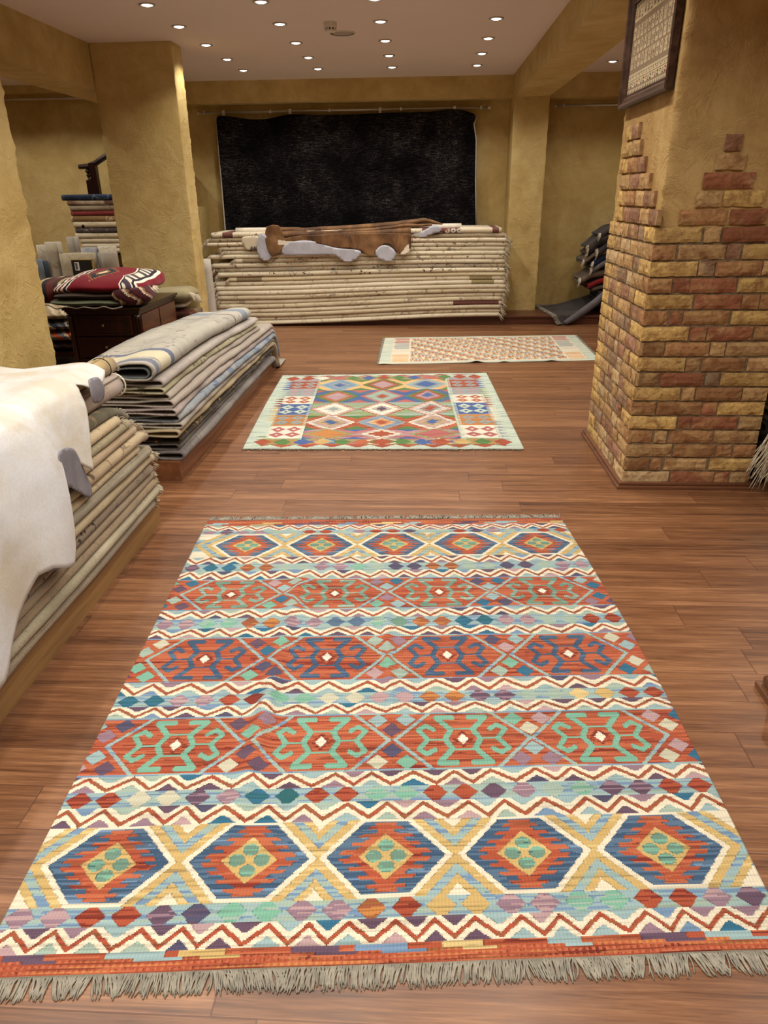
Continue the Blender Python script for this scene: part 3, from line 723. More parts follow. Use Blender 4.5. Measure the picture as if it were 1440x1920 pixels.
def kilim_main():
    Mr, Nc = 640, 470
    L = Loom(Mr, Nc, 'cream'); U, V = L.U, L.V
    B = [0.0, .0203, .0466, .0695, .1686, .197, .2203, .2458, .3525, .3767, .40, .4292, .5449, .5716, .6008, .6284, .7356, .7669, .7949, .8242, .9292, .9475, .972, 1.0]
    def s_of(i): return (V-B[i])/(B[i+1]-B[i])
    def band(i): return (V >= B[i]) & (V < B[i+1])
    def border(i, flip):
        m = band(i); s = s_of(i); s = 1-s if flip else s          # s=0 at the fringe
        L.p(m, 'red', 'red2', 0.55)
        L.p(m & (L.S2 > 0.78), 'dred')
        dots = (np.floor(s*9).astype(int) % 2 == 1) & ((np.arange(Nc)[None, :] % 4) < 2) & (s < 0.72)
        L.p(m & dots, 'red2'); L.p(m & dots & (L.S > .6), 'orange')
        cols = ['plum', 'lblue', 'gold', 'plum', 'sky', 'lgold', 'lblue']
        for k in range(9):
            u0 = (0.01+k*0.112+rnd.uniform(-.02, .03)); w = rnd.uniform(.03, .075); c = cols[(k+flip) % 7]
            L.p(m & (s > 0.70) & (U > u0) & (U < u0+w) & (s < 0.97), c)
            L.p(m & (s > 0.52) & (s <= 0.70) & (U > u0+w*.5) & (U < u0+w*1.35), c)
    tc = ['lblue', 'plum', 'lblue', 'mauve', 'sky', 'plum', 'sage', 'lblue', 'mauve', 'plum', 'peacock', 'sage', 'indigo', 'lblue', 'pink']
    def zig(i, per, ph, line, up, seed):
        m = band(i); s = s_of(i); L.p(m, 'cream')
        x = U*per+ph
        x = x+0.06*np.sin(U*40+seed)
        t = tri(x)
        ln = 0.13+0.72*t
        d = s-ln
        w = 0.115
        kt = np.floor(x).astype(int); kb = np.floor(x+0.5).astype(int)
        r2 = random.Random(seed)
        ct = [r2.choice(tc) for _ in range(60)]; cb = [r2.choice(tc) for _ in range(60)]
        for k in range(0, 40):
            L.p(m & (kb == k) & (d > 0.40) & (s > 0.62), ct[k])
            L.p(m & (kt == k) & (d < -0.40) & (s < 0.40), cb[k])
        L.p(m & (np.abs(d) < w), line, 'brown' if line == 'red' else 'red', 0.62)
    def loz(i, cols, u0, per, per_h=0.9):
        m = band(i); s = s_of(i); L.p(m, 'lblue', 'sky', 0.66); L.p(m & (L.S < 0.34), 'sage')
        for k, c in enumerate(cols):
            if not c: continue
            uc = u0+per*k; a = np.abs(U-uc)/(per*0.43); q = np.abs(s-0.5)/0.5
            shape = (a+q*0.78 < 1.02)
            L.p(m & shape, c, {'red': 'dred', 'plum': 'mauve', 'mauve': 'pink', 'teal': 'sage', 'peacock': 'dteal', 'brown': 'orange', 'indigo': 'plum', 'orange': 'brown'}.get(c, c), 0.62)
    def hexes(i, tips, seed, flip=False):
        m = band(i); s = s_of(i); q0 = s*2-1; q = np.abs(q0)
        L.p(m, 'lblue', 'sky', 0.62); L.p(m & (L.S < .3), 'sage')
        for c0, hw in tips:
            p0 = (U-c0)/hw; p = np.abs(p0)
            mm = m & (p < np.where((p0 < 0) & (c0 < .2) | (p0 > 0) & (c0 > .8), 1.5, 1.09))
            d = p-(1-0.62*q)
            L.p(mm & (d >= 0.025) & (d < 0.21), 'gold', 'lgold', .7)
            L.p(mm & (d >= 0.38) & (d < 0.53), 'gold', 'lgold', .7)
            L.p(mm & (d >= 0.53) & (q > .5), 'cream')
        for c0, hw in tips:
            p0 = (U-c0)/hw; p = np.abs(p0); d = p-(1-0.62*q)
            L.p(m & (d < 0.04), 'cream')
            ins = m & (d < -0.075) & (q < 0.93)
            L.p(ins, 'dblue', 'blue', 0.45); L.p(ins & (L.S > .82), 'sky')
            row = (np.floor(V*Mr/3.4).astype(int)) % 2
            tooth = np.where(row == 0, -0.02, 0.26)+0.12*(L.S2-.5)
            ser = (p*1.62+q*1.02) < (0.98+tooth-0.02)
            L.p(ins & ser & (q < .86), 'red', 'red2', .55); L.p(ins & ser & (q < .86) & (L.S < .18), 'dred')
            topb = (q > 0.66) & (q < 0.90) & (p < 0.10+0.35*(q-0.66))
            L.p(ins & topb, 'red', 'red2', .5)
            yd = (p/0.43+q/0.60) < 1
            L.p(m & yd, 'gold', 'lgold', .8)
            for (a, bq) in ((-.19, 0), (.19, 0), (0, -.27), (0, .27)):
                e = ((p0-a)/0.125)**2+((q0-bq)/0.155)**2
                L.p(m & (e < 1), 'green', 'teal', .6)
                L.p(m & (e < 1) & (L.S < .12), 'dteal')
    def scroll(i, cents, hw, motif, seed):
        m = band(i); s = s_of(i); q0 = s*2-1; q = np.abs(q0)
        L.p(m, 'red', 'red2', 0.52); L.p(m & (L.S < 0.20), 'dred')
        r2 = random.Random(seed)
        lz = ['lblue', 'mauve', 'plum', 'beige', 'sage', 'peacock', 'pink', 'indigo', 'teal']
        # lozenges in the triangles between the hexagons
        js = [cents[0]-hw-.006]+[(cents[k]+cents[k+1])/2 for k in range(3)]+[cents[3]+hw+.006]
        for j in js:
            for (a, bq) in ((-.024, .72), (.024, .74), (0, .36), (-.024, -.72), (.024, -.74), (0, -.36)):
                e = np.maximum(np.abs(U-j-a)/0.018, 0)+np.abs(q0-bq)/0.25
                L.p(m & (e < 1), r2.choice(lz))
        L.p(m & (q > 0.955), 'sky', 'lblue', .5)
        for c0 in cents:
            p0 = (U-c0)/hw; p = np.abs(p0); d = p-(1-0.52*q)
            L.p(m & (np.abs(d+0.035) < 0.038), 'lblue', 'sage', .5)
            L.p(m & (np.abs(d+0.035) < 0.038) & (L.S2 > .75), 'sky')
            def seg(a, bb, w):
                ax, ay = a; bx, by = bb; k = 0.46                       # q is compressed against p in real size
                dx, dy = bx-ax, (by-ay)*k; l2 = dx*dx+dy*dy
                tt = np.clip(((P-ax)*dx+(Q-ay)*k*dy)/max(l2, 1e-9), 0, 1)
                return np.hypot(P-ax-tt*dx, (Q-ay)*k-tt*dy) < w
            for sx in (-1, 1):
                P = p0*sx; Q = q0*sx
                col = [(.12, .80), (.36, .80), (.16, .34), (.25, 0), (.16, -.34), (.36, -.80), (.12, -.80)]
                msk = np.zeros_like(m)
                for a, bb in zip(col, col[1:]): msk |= seg(a, bb, 0.041)
                cl = [(.41, .36), (.52, .50), (.63, .34), (.50, 0), (.63, -.34), (.52, -.50), (.41, -.36)]
                for a, bb in zip(cl, cl[1:]): msk |= seg(a, bb, 0.036)
                msk |= seg((.25, 0.0), (.52, .02), 0.014)
                msk |= seg((-.15, .37), (.15, .37), 0.013)
                L.p(m & msk, motif, {'teal': 'teal', 'dblue': 'blue', 'green': 'sage'}[motif], .62)
            L.p(m & ((p/0.155+q/0.30) < 1) & ((p/0.09+q/0.18) >= 1), 'red', 'dred', .5)
            L.p(m & ((p/0.085+q/0.19) < 1), 'white')
    border(0, 0)
    zig(1, 18.6, 0.14, 'red', 1, 3)
    loz(2, ['mauve', 'mauve', 'red', 'red', 'plum', 'indigo', 'teal', 'teal', 'mauve', 'mauve', 'brown', 'red', 'gold', 'gold', 'mauve', 'mauve', 'teal', 'teal', 'red', 'red', 'mauve', 'plum'], 0.020, 0.0455)
    H1 = [(0.107, .0905), (0.302, .0905), (0.493, .0905), (0.688, .0905), (0.884, .092)]
    hexes(3, H1, 1)
    zig(4, 16.6, 0.32, 'brown', 1, 5)
    loz(5, ['red', 'red', 'beige', 'beige', 'plum', 'mauve', 'peacock', 'dteal', 'red', 'red', 'teal', 'teal', 'red', 'red', 'plum', 'mauve', 'sage', 'teal', 'plum', 'plum', 'red', 'red'], 0.022, 0.0455)
    zig(6, 15.7, 0.1, 'brown', 1, 7)
    scroll(7, C1, .118, 'teal', 31)
    zig(8, 15.7, 0.3, 'brown', 1, 9)
    loz(9, ['peacock', 'peacock', 'mauve', 'mauve', 'red', 'dred', 'teal', 'teal', 'beige', 'beige', 'pink', 'pink', 'orange', 'orange', 'plum', 'plum', 'sage', 'sage', 'lgold', 'gold', 'red', 'red'], 0.025, 0.0455)
    zig(10, 15.2, 0.6, 'brown', 1, 11)
    scroll(11, C2, .118, 'dblue', 33)
    zig(12, 16.1, 0.2, 'brown', 1, 13)
    loz(13, ['mauve', 'mauve', 'teal', 'teal', 'brown', 'orange', 'mauve', 'mauve', 'blue', 'blue', 'teal', 'green', 'brown', 'brown', 'peacock', 'peacock', 'mauve', 'mauve', 'sage', 'sage', 'red', 'red'], 0.022, 0.0455)
    zig(14, 16.1, 0.45, 'brown', 1, 15)
    scroll(15, C3c, .118, 'green', 35)
    zig(16, 17.2, 0.15, 'brown', 1, 17)
    loz(17, ['plum', 'peacock', 'peacock', 'brown', 'brown', 'sage', 'sage', 'mauve', 'mauve', 'teal', 'sage', 'indigo', 'indigo', 'brown', 'brown', 'sage', 'sage', 'indigo', 'indigo', 'sage', 'mauve', 'mauve'], 0.022, 0.0455)
    zig(18, 17.2, 0.5, 'brown', 1, 19)
    hexes(19, [(c, .0905) for c in C4], 2)
    loz(20, ['mauve', 'plum', 'mauve', 'mauve', 'sage', 'sage', 'red', 'red', 'sage', 'mauve', 'red', 'red', 'indigo', 'sage', 'sage', 'red', 'indigo', 'mauve', 'sage', 'sage', 'red', 'red'], 0.022, 0.0455)
    zig(21, 17.8, 0.3, 'red', 1, 21)
    border(22, 1)
    return L

def rug_mesh(name, L, world, height, parent, mat):
    Mr, Nc = L.M, L.N
    u = np.linspace(0, 1, Nc+1); v = np.linspace(0, 1, Mr+1)
    UU, VV = np.meshgrid(u, v)
    X, Y = world(UU, VV); Z = height(UU, VV)
    P = np.stack([X, Y, Z], -1).reshape(-1, 3)
    nb = (Nc+1)*(Mr+1)
    ids = np.arange(nb).reshape(Mr+1, Nc+1)
    quads = np.stack([ids[:-1, :-1], ids[:-1, 1:], ids[1:, 1:], ids[1:, :-1]], -1).reshape(-1, 4)
    ring = np.concatenate([ids[0, :], ids[1:, -1], ids[-1, -2::-1], ids[-2:0:-1, 0]])
    low = P[ring].copy(); low[:, 2] -= 0.0045; low[:, 2] = np.maximum(low[:, 2], 0.0006)
    P = np.concatenate([P, low]); k = len(ring); a = np.arange(k); bnx = (a+1) % k
    sk = np.stack([ring[a], nb+a, nb+bnx, ring[bnx]], -1)
    Q = np.concatenate([quads, sk])
    col = np.concatenate([L.finish().reshape(-1, 3), np.tile(K['beige']*0.8, (k, 1))])
    me = bpy.data.meshes.new(name)
    me.vertices.add(len(P)); me.vertices.foreach_set('co', P.astype(np.float32).ravel())
    me.loops.add(Q.size); me.loops.foreach_set('vertex_index', Q.astype(np.int32).ravel())
    me.polygons.add(len(Q)); me.polygons.foreach_set('loop_start', np.arange(0, Q.size, 4, dtype=np.int32))
    me.update(calc_edges=True)
    at = me.attributes.new('Col', 'FLOAT_COLOR', 'CORNER')
    c4 = np.concatenate([col, np.ones((len(col), 1))], 1).astype(np.float32)
    at.data.foreach_set('color', np.repeat(c4, 4, axis=0).ravel())
    uvl = me.uv_layers.new(name='UVMap'); uvl.data.foreach_set('uv', P[Q.ravel()][:, :2].astype(np.float32).ravel())
    me.validate()
    return link(name, me, mat, parent)
def quad_world(c, lb=0.0, rb=0.0):
    (x0, y0), (x1, y1), (x2, y2), (x3, y3) = c                       # near-left, near-right, far-right, far-left
    def w(u, v):
        X = (1-u)*(1-v)*x0+u*(1-v)*x1+u*v*x2+(1-u)*v*x3; Y = (1-u)*(1-v)*y0+u*(1-v)*y1+u*v*y2+(1-u)*v*y3
        X = X+lb*np.sin(PI*v)*(1-u)+rb*np.sin(PI*v)*u
        return X, Y
    return w

C1 = [0.1389, 0.3825, 0.6207, 0.8527]
C2 = [0.1344, 0.3754, 0.6131, 0.8533]
C3c = [0.1406, 0.3783, 0.6175, 0.8532]
C4 = [0.138, 0.332, 0.521, 0.710, 0.900]
w1 = quad_world([(-0.958, 0.958), (0.845, 1.104), (0.725, 3.415), (-1.108, 3.335)], 0.0, 0.03)
def h1(u, v):
    z = 0.0055+0*u
    r1 = 0.505-0.01*v+0.004*np.sin(v*9); z = z+0.013*np.exp(-((u-r1)/0.011)**2)*np.clip(np.sin(PI*np.clip((v-.18)/.8, 0, 1)), 0, 1)*(0.6+0.4*np.sin(v*14+1))
    r2 = 0.235+0.10*v+0.012*np.sin(v*7); z = z+0.028*np.exp(-((u-r2)/0.017)**2)*np.clip(np.sin(PI*np.clip((v-.10)/.72, 0, 1)), 0, 1)*(0.65+0.35*np.sin(v*17+2))
    z = z+0.0016*np.sin(u*23+4*np.sin(v*5))*np.sin(v*6+1)+0.0010*np.sin(u*9+v*31)
    return np.maximum(z, 0.0035)
rug1 = empty('kilim_rug', (-0.1, 2.2, 0), 'large multicoloured flat-woven rug with rows of hexagons nearest the camera', 'rug')
L1 = kilim_main()
rug_mesh('woven_field', L1, w1, h1, rug1, M['weave'])
def edge_fringe(w, v, sgn, n, ln, r, sag, z, parent, mat, clump=9, lean=0.5, jitter=0.3, h=None):
    st = []
    cl = 0; k = 0
    for i in range(n):
        if k <= 0: k = rnd.randint(max(2, clump//2), clump*2); cl = rnd.uniform(-lean, lean)
        k -= 1
        u = (i+rnd.uniform(.2, .8))/n
        X, Y = w(np.float64(u), np.float64(v)); zz = z if h is None else float(h(np.float64(u), np.float64(v)))-0.001
        X2, Y2 = w(np.float64(min(1, u+.01)), np.float64(v)); tx, ty = X2-X, Y2-Y
        if u+.01 > 1: tx, ty = 1.0, 0.05
        l = math.hypot(tx, ty); nx, ny = ty/l*-sgn*-1, -tx/l*-sgn*-1
        nx, ny = (ty/l, -tx/l) if sgn < 0 else (-ty/l, tx/l)
        a = cl+rnd.uniform(-jitter, jitter)
        d = (nx+tx/l*a, ny+ty/l*a, 0)
        LL = ln*rnd.uniform(.8, 1.2)
        st.append(((float(X), float(Y), float(max(zz, r*1.2+0.0004*(i % 4)))), d, LL, r, max(0.0, zz-r*1.1)*0.9))
    return strands('fringe', mat, st, parent)
edge_fringe(w1, 0.0, -1, 900, 0.046, 0.0019, 0.002, 0.004, rug1, M['fringe'], 16, 0.40, 0.13)
edge_fringe(w1, 1.0, 1, 520, 0.050, 0.0026, -0.004, 0.006, rug1, M['fringe'], 7, 0.8, 0.5)

# ---- second rug --------------------------------------------------
def kilim_second():
    Mr, Nc = 300, 250
    L = Loom(Mr, Nc, 'mint'); U, V = L.U, L.V
    m0 = np.ones_like(U, bool)
    L.p(m0, 'mint', 'grey', .8)
    fx0, fx1 = 0.115, 0.885
    # serrated side border
    for side in (0, 1):
        uu = U if side == 0 else 1-U
        x = V*16; tooth = 0.03+0.055*tri(x*2)
        segs = [(.03, .13, 'olive'), (.13, .30, 'mint'), (.30, .47, 'lgold'), (.47, .60, 'dred'), (.60, .74, 'sage'), (.74, .88, 'cobalt'), (.88, .95, 'rose')]
        if side: segs = [(.03, .30, 'grey'), (.30, .47, 'cream'), (.47, .60, 'red'), (.60, .74, 'olive'), (.74, .88, 'cobalt'), (.88, .95, 'rose')]
        for (a, bb, c) in segs: L.p((uu > tooth*0.95) & (uu < 0.09) & (V > a) & (V < bb), c)
    inner = (U > 0.10) & (U < 0.90) & (V > 0.07) & (V < 0.94)
    # side columns of squares
    sq = [(.04, .105, 'olive', 'orange'), (.105, .243, 'white', 'rose'), (.243, .375, 'orange', 'grey'), (.375, .524, 'cobalt', 'mint'), (.524, .641, 'white', 'red2'), (.641, .758, 'grey', 'pink'), (.758, .88, 'red', 'grey'), (.88, .93, 'grey', 'pink')]
    for side in (0, 1):
        uu = U if side == 0 else 1-U
        for (a, bb, c1, c2) in sq:
            row = np.floor(V*150).astype(int) % 2
            m = (uu > 0.070-.008*row) & (uu < 0.190+.014*row) & (V > a) & (V < bb)
            L.p(m, c1, c1 if c1 in ('cream', 'white') else None)
            for (cu, cv) in ((.100, .29), (.160, .29), (.100, .71), (.160, .71)):
                e = np.abs(uu-cu)/0.030+np.abs((V-a)/(bb-a)-cv)/0.2
                L.p(m & (e < 1), c2)
                L.p(m & (e < .3), c1)
    def band(v0, v1, base, base2, diamonds, teeth=0.12, edge=None):
        m = (U > 0.20) & (U < 0.79) & (V >= v0) & (V < v1); L.p(m, base, base2, .55)
        q = np.abs((V-v0)/(v1-v0)*2-1); row = np.floor(V*150).astype(int) % 2
        for k, cols in enumerate(diamonds):
            c0 = 0.295+0.20*k; p = np.abs(U-c0)/0.096
            for j, c in enumerate(cols):
                R = 1-j*0.25; L.p(m & (p+q*0.85 < R+teeth*row*(1 if 0 < j else .3)), c)
        for k in range(4):
            c0 = 0.195+0.20*k; p = np.abs(U-c0)/0.05
            if edge: L.p(m & (p+(1-q)*2.2 < 1), edge)
    L.p((U > .20) & (U < .79) & (V > .04) & (V < .96), 'rose', 'olive', .5)
    band(.04, .10, 'olive', 'rose', [['orange', 'cobalt', 'lblue'], ['cream', 'red', 'grass', 'sky'], ['peach', 'cobalt', 'red2']])
    band(.10, .201, 'rose', 'pink', [['olive', 'orange'], ['pink', 'cream', 'red'], ['olive', 'rose']], edge='cobalt')
    band(.201, .36, 'red2', 'red', [['white', 'pink', 'gold', 'cobalt'], ['grey', 'sky', 'peach', 'red'], ['white', 'pink', 'gold', 'cobalt']], .16, 'grass')
    band(.36, .536, 'olive', 'sage', [['rose', 'white', 'white', 'grey'], ['red', 'white', 'white', 'plum'], ['rose', 'white', 'grey', 'red']], .2)
    band(.536, .723, 'cobalt', 'blue', [['grass', 'red2', 'pink'], ['rose', 'sage', 'sage', 'red'], ['grass', 'red', 'pink', 'cobalt']], .12, 'rose')
    band(.723, .90, 'peach', 'peach', [['lblue', 'sky', 'grey', 'cobalt'], ['grass', 'red', 'pink'], ['lblue', 'grey', 'cobalt']], .12, 'grass')
    # end bands of small figures
    for (v0, v1, cols) in ((.04, .095, ['red', 'grass', 'cobalt', 'gold', 'grass', 'red2', 'red', 'grass', 'cobalt', 'red', 'gold', 'grass', 'red']), (.905, .965, ['red', 'red', 'white', 'rose', 'grass', 'cobalt', 'red', 'grass', 'cobalt', 'rose', 'grass', 'red', 'red'])):
        for k, c in enumerate(cols):
            c0 = 0.06+k*0.073; e = np.abs(U-c0)/0.034+np.abs(V-(v0+v1)/2)/((v1-v0)/1.6); L.p(e < 1, c)
    zz = (V < 0.045+0.0*U) & (V > 0.012+0.03*(1-tri(U*11)))
    L.p(zz & (U > .06) & (U < .94), 'red', 'orange', .8)
    zz = (V > 0.962) & (V < 0.985-0.02*(1-tri(U*11)))
    L.p(zz & (U > .06) & (U < .94), 'red', 'rose', .7)
    return L
w2 = quad_world([(-1.191, 4.478), (0.676, 4.511), (0.601, 6.695), (-1.305, 6.585)], -0.01, 0.0)
def h2(u, v):
    z = 0.0055+0.012*np.exp(-((u-0.70-.02*np.sin(v*5))/0.02)**2)*np.clip(np.sin(PI*np.clip((v-.03)/.85, 0, 1)), 0, 1)
    z = z+0.008*np.exp(-((u-0.30+.02*np.sin(v*6))/0.02)**2)*np.clip(np.sin(PI*np.clip((v)/.5, 0, 1)), 0, 1)
    z = z+0.0015*np.sin(u*23+4*np.sin(v*5))
    return np.maximum(z, 0.0035)
rug2 = empty('kilim_rug', (-0.3, 5.5, 0), 'square flat-woven rug with pale green border in the middle of the floor', 'rug')
rug_mesh('woven_field', kilim_second(), w2, h2, rug2, M['weave'])
dkf = m_plain('dark_grey_fringe', rgb(112, 100, 88), 0.95, 0.05, var=0.35, ns=60)
edge_fringe(w2, 0.0, -1, 330, 0.030, 0.0026, 0.002, 0.004, rug2, dkf, 4, 1.2, 0.7)
edge_fringe(w2, 1.0, 1, 220, 0.030, 0.0026, 0.002, 0.004, rug2, dkf, 4, 1.2, 0.7)

# ---- third rug ------------------------------------------------------
def kilim_third():
    Mr, Nc = 190, 300
    L = Loom(Mr, Nc, 'mint'); U, V = L.U, L.V
    L.p(U > -1, 'mint', 'cream', .7)
    L.p((U > .045) & (U < .955) & (V > .04) & (V < .96), 'cream')
    for side in (0, 1):
        uu = U if side == 0 else 1-U
        for (a, bb, c) in ((.05, .3, 'peach'), (.3, .5, 'cream'), (.5, .75, 'grey'), (.75, .96, 'rose')):
            L.p((uu > .05+.015*tri(V*14)) & (uu < .13) & (V > a) & (V < bb) & (np.floor(V*60).astype(int) % 3 > 0), c)
    f = (U > .14) & (U < .86) & (V > .07) & (V < .95)
    L.p(f, 'cream')
    cols = ['red2', 'cream', 'sage', 'peach', 'rose', 'grey', 'lgold', 'orange', 'cream', 'mint', 'sky', 'red2']
    a = np.floor((U*62+V*0.8)).astype(int); bb = np.floor(V*30).astype(int)
    h = (a*7919+bb*104729) % 12
    fu = (U*62+V*.8) % 1; fv = (V*30) % 1
    dm = (np.abs(fu-.5)+np.abs(fv-.5) < .52)
    for k, c in enumerate(cols): L.p(f & dm & (h == k), c)
    L.p(f & (~dm) & (((a+bb) % 3) == 0), 'lgold'); L.p(f & (~dm) & (((a+bb) % 5) == 1), 'red2')
    return L
w3 = quad_world([(-0.431, 7.062), (1.770, 7.253), (1.789, 8.634), (-0.439, 8.492)])
def h3(u, v):
    e = np.exp(-(v/0.06)**2)
    z = 0.006+0.016*e*(np.exp(-((u-.44)/.025)**2)+0.5*np.exp(-((u-.565)/.02)**2)+.6*np.exp(-((u-.78)/.02)**2))+0.006*np.exp(-((u-.02)/.03)**2)*e
    return z+0.001*np.sin(u*20+v*4)
rug3 = empty('kilim_rug', (0.7, 7.8, 0), 'pale flat-woven rug with small lattice pattern farthest back on the floor', 'rug')
rug_mesh('woven_field', kilim_third(), w3, h3, rug3, M['weave'])
def side_fringe(x0, y0, x1, y1, sgn, n, parent):
    st = []
    for i in range(n):
        t = (i+rnd.random())/n
        st.append(((x0+(x1-x0)*t, y0+(y1-y0)*t, 0.006), (sgn, rnd.uniform(-.5, .5), 0), rnd.uniform(.02, .035), 0.0025, 0.003))
    return strands('fringe', M['fringe'], st, parent)
side_fringe(-0.431, 7.062, -0.439, 8.492, -1, 110, rug3)
side_fringe(1.770, 7.253, 1.789, 8.634, 1, 110, rug3)

# ================================================================= FOLDED CARPETS IN STACKS
beige = rgb(176, 158, 128); beige2 = rgb(196, 180, 150); cream = rgb(218, 206, 178); cream2 = rgb(232, 222, 198); taupe = rgb(150, 134, 112); taupe2 = rgb(170, 156, 134)
olive = rgb(150, 138, 92); olive2 = rgb(178, 166, 120); greyb = rgb(138, 130, 116); grey2 = rgb(168, 160, 148); dk = rgb(62, 52, 46); dk2 = rgb(92, 78, 64); bluec = rgb(84, 100, 128); blueg = rgb(130, 144, 158)
mauvec = rgb(156, 144, 138); mauve2 = rgb(168, 159, 148); maroon = rgb(96, 20, 30); tan = rgb(190, 158, 108)
def ordn(i, n):
    w = ['bottom', 'second from bottom', 'third from bottom', 'fourth from bottom', 'fifth from bottom', 'sixth from bottom', 'seventh from bottom', 'eighth from bottom', 'ninth from bottom', 'tenth from bottom', 'eleventh from bottom', 'twelfth from bottom']
    t = ['topmost', 'second from top', 'third from top', 'fourth from top', 'fifth from top', 'sixth from top', 'seventh from top', 'eighth from top', 'ninth from top', 'tenth from top']
    return t[n-1-i] if n-1-i < len(t) and n-1-i < i else w[min(i, 11)]

# ---- platform and stack nearest the camera (left) ----------------------
def platform(name, x0, x1, y0, y1, h, mat, label, board=0.018):
    r = empty(name, ((x0+x1)/2, (y0+y1)/2, 0), label, 'platform')
    b = MB(); b.box(x0, x1-0.004, y0, y1-0.004, 0, h-board); b.build('base_box', mat, r)
    b = MB(); b.box(x0, x1, y0, y1, h-board, h, 0.003); b.build('top_board', mat, r)
    return r
platform('display_platform', -2.26, -1.345, 0.15, 3.32, 0.122, M['plytan'], 'long low tan plywood platform under the beige carpet stack at left')
S1 = [  # thickness, far end y, x offset, colours..., description
 (.050, 3.26, 0.00, m_carpet('c11', greyb, taupe2, dk2, 26, .5), 'grey speckled folded carpet'),
 (.052, 3.29, 0.006, m_carpet('c12', rgb(160, 152, 128), rgb(188, 180, 156), rgb(140, 132, 108), 20, .6), 'olive and beige ribbed folded carpet'),
 (.048, 3.30, 0.0, m_carpet('c13', rgb(148, 132, 112), beige, dk2, 24, .6), 'brown-beige mottled folded carpet'),
 (.046, 3.28, -0.004, m_carpet('c14', rgb(154, 138, 114), taupe2, dk2, 18, .3), 'plain taupe folded carpet'),
 (.052, 3.30, 0.002, m_carpet('c15', rgb(136, 122, 106), taupe, rgb(58, 48, 46), 12, 1.0), 'folded carpet with dark brown leafy border'),
 (.048, 3.32, 0.004, m_carpet('c16', rgb(170, 156, 126), beige2, taupe, 16, .5), 'plain beige ribbed folded carpet'),
 (.060, 3.24, 0.008, m_carpet('c17', rgb(146, 138, 120), rgb(164, 156, 136), rgb(120, 110, 88), 14, .4, stripes=[(.77*6+2.05+i*.075, .77*6+2.061+i*.075, cream2) for i in range(4)]+[(.77*6+2.6+i*.05, .77*6+2.611+i*.05, cream2) for i in range(3)]), 'olive-grey folded carpet with thin cream cross stripes'),
 (.040, 3.10, 0.0, m_carpet('c18', rgb(188, 170, 132), beige2, dk2, 10, .4), 'thin sand-coloured folded carpet'),
 (.058, 3.22, 0.004, m_carpet('c19', rgb(166, 146, 116), beige2, rgb(92, 74, 60), 7, .9, c4=rgb(128, 104, 84)), 'beige folded carpet with brown leaf sprays'),
 (.046, 3.20, -0.004, m_carpet('c1a', rgb(170, 148, 122), rgb(186, 166, 138), olive, 12, .6), 'rosy beige folded carpet'),
 (.044, 3.13, -0.010, m_carpet('c1b', rgb(152, 142, 114), rgb(178, 168, 138), rgb(108, 96, 76), 14, .7), 'olive folded carpet with small flowers'),
 (.044, 3.05, -0.016, m_carpet('c1c', rgb(176, 154, 116), beige2, dk2, 12, .8), 'cream and brown flecked folded carpet'),
 (.050, 3.14, -0.03, m_carpet('c1d', rgb(96, 92, 76), rgb(122, 116, 94), rgb(168, 142, 116), 6, .7, c4=rgb(84, 78, 66)), 'dark olive-grey folded carpet drooping at its far end'),
]
S1 = [(q[0]*0.905,)+q[1:] for q in S1]
z = 0.122; nS1 = len(S1)
def lean1(X, Y, Z):                                                   # the pile leans back a little towards its top
    return X-0.03*sstep(0.5, 0.85, Z), Y, Z
for i, (H, ye, dx, mt, ds) in enumerate(S1):
    o = fold_rug('folded_carpet', mt, 'E', (-1.325+dx, 0.35+rnd.uniform(-.05, .05), z), 0.86, ye-0.35, H*1.02, th=H*0.42, seed=i+1, deform=lean1, wave=0.004, ny=70, ends=(0, 0.010 if i in (1, 5, 8) else (0.045 if i == nS1-1 else 0)))
    tag(o, '%s, %s under pale cowhide' % (ds, ordn(i, nS1)), 'carpet', 'folded carpets stacked under the pale cowhide')
    st = []
    for k in range(60 if i in (0, 1, 3, 5, 6, 9, 12) else 26):
        a = rnd.uniform(-PI/2, PI/2); zz = z+H/2+math.sin(a)*H*0.42; xx = -1.325+dx-H*0.4+math.cos(a)*H*0.4-rnd.random()*0.03
        X, Y, Z = lean1(xx, ye+(-0.0), zz)
        if i == nS1-1: Z -= 0.04
        st.append(((X, Y-0.004, Z), (rnd.uniform(-.2, .9), 0.6, rnd.uniform(-.6, .5)), rnd.uniform(.012, .03), 0.0016, 0.01))
    strands('fringe', M['fringe_cream'], st, o, n=3, seg=3)
    z += H
ztop1 = z
# two rolls and a third one lying on the stack
M['rollA'] = m_carpet('ra', rgb(172, 152, 138), mauve2, rgb(140, 118, 106), 5, .5)
M['rollB'] = m_carpet('rb', rgb(164, 142, 100), rgb(186, 164, 120), olive, 60, .5)
M['creamroll'] = m_plain('cream_flat_cloth', rgb(222, 214, 198), 0.9, 0.1, var=0.06, ns=12)
def lroll(mt, P, ax, L, r, label, end_ring=None, fr=None, lean=(0, 0), squash=1.0, seed=0, cat='rolled carpet', name='rolled_carpet', turns=3.2, th=0.011):
    o = roll(name, mt, P, ax, L, r, lean=lean, squash=squash, seed=seed, turns=turns, th=th)
    tag(o, label, cat)
    return o
ra = lroll(M['rollA'], (-1.44, 0.5, ztop1+0.046), 'Y', 2.74, 0.052, 'pinkish rolled carpet with a white bound end, below the tan roll at left', seed=1)
b = MB(); b.tube([(-1.44+0.052*math.cos(t*PI/12), 3.24, ztop1+0.046+0.052*math.sin(t*PI/12)) for t in range(25)], 0.004, 6, cap=False); b.build('bound_end', M['creamroll'], ra, smooth=True)
rb = lroll(M['rollB'], (-1.475, 0.5, ztop1+0.130), 'Y', 2.79, 0.046, 'tan straw-coloured rolled rug tied with dark string on top of the near stack', seed=2)
st = []
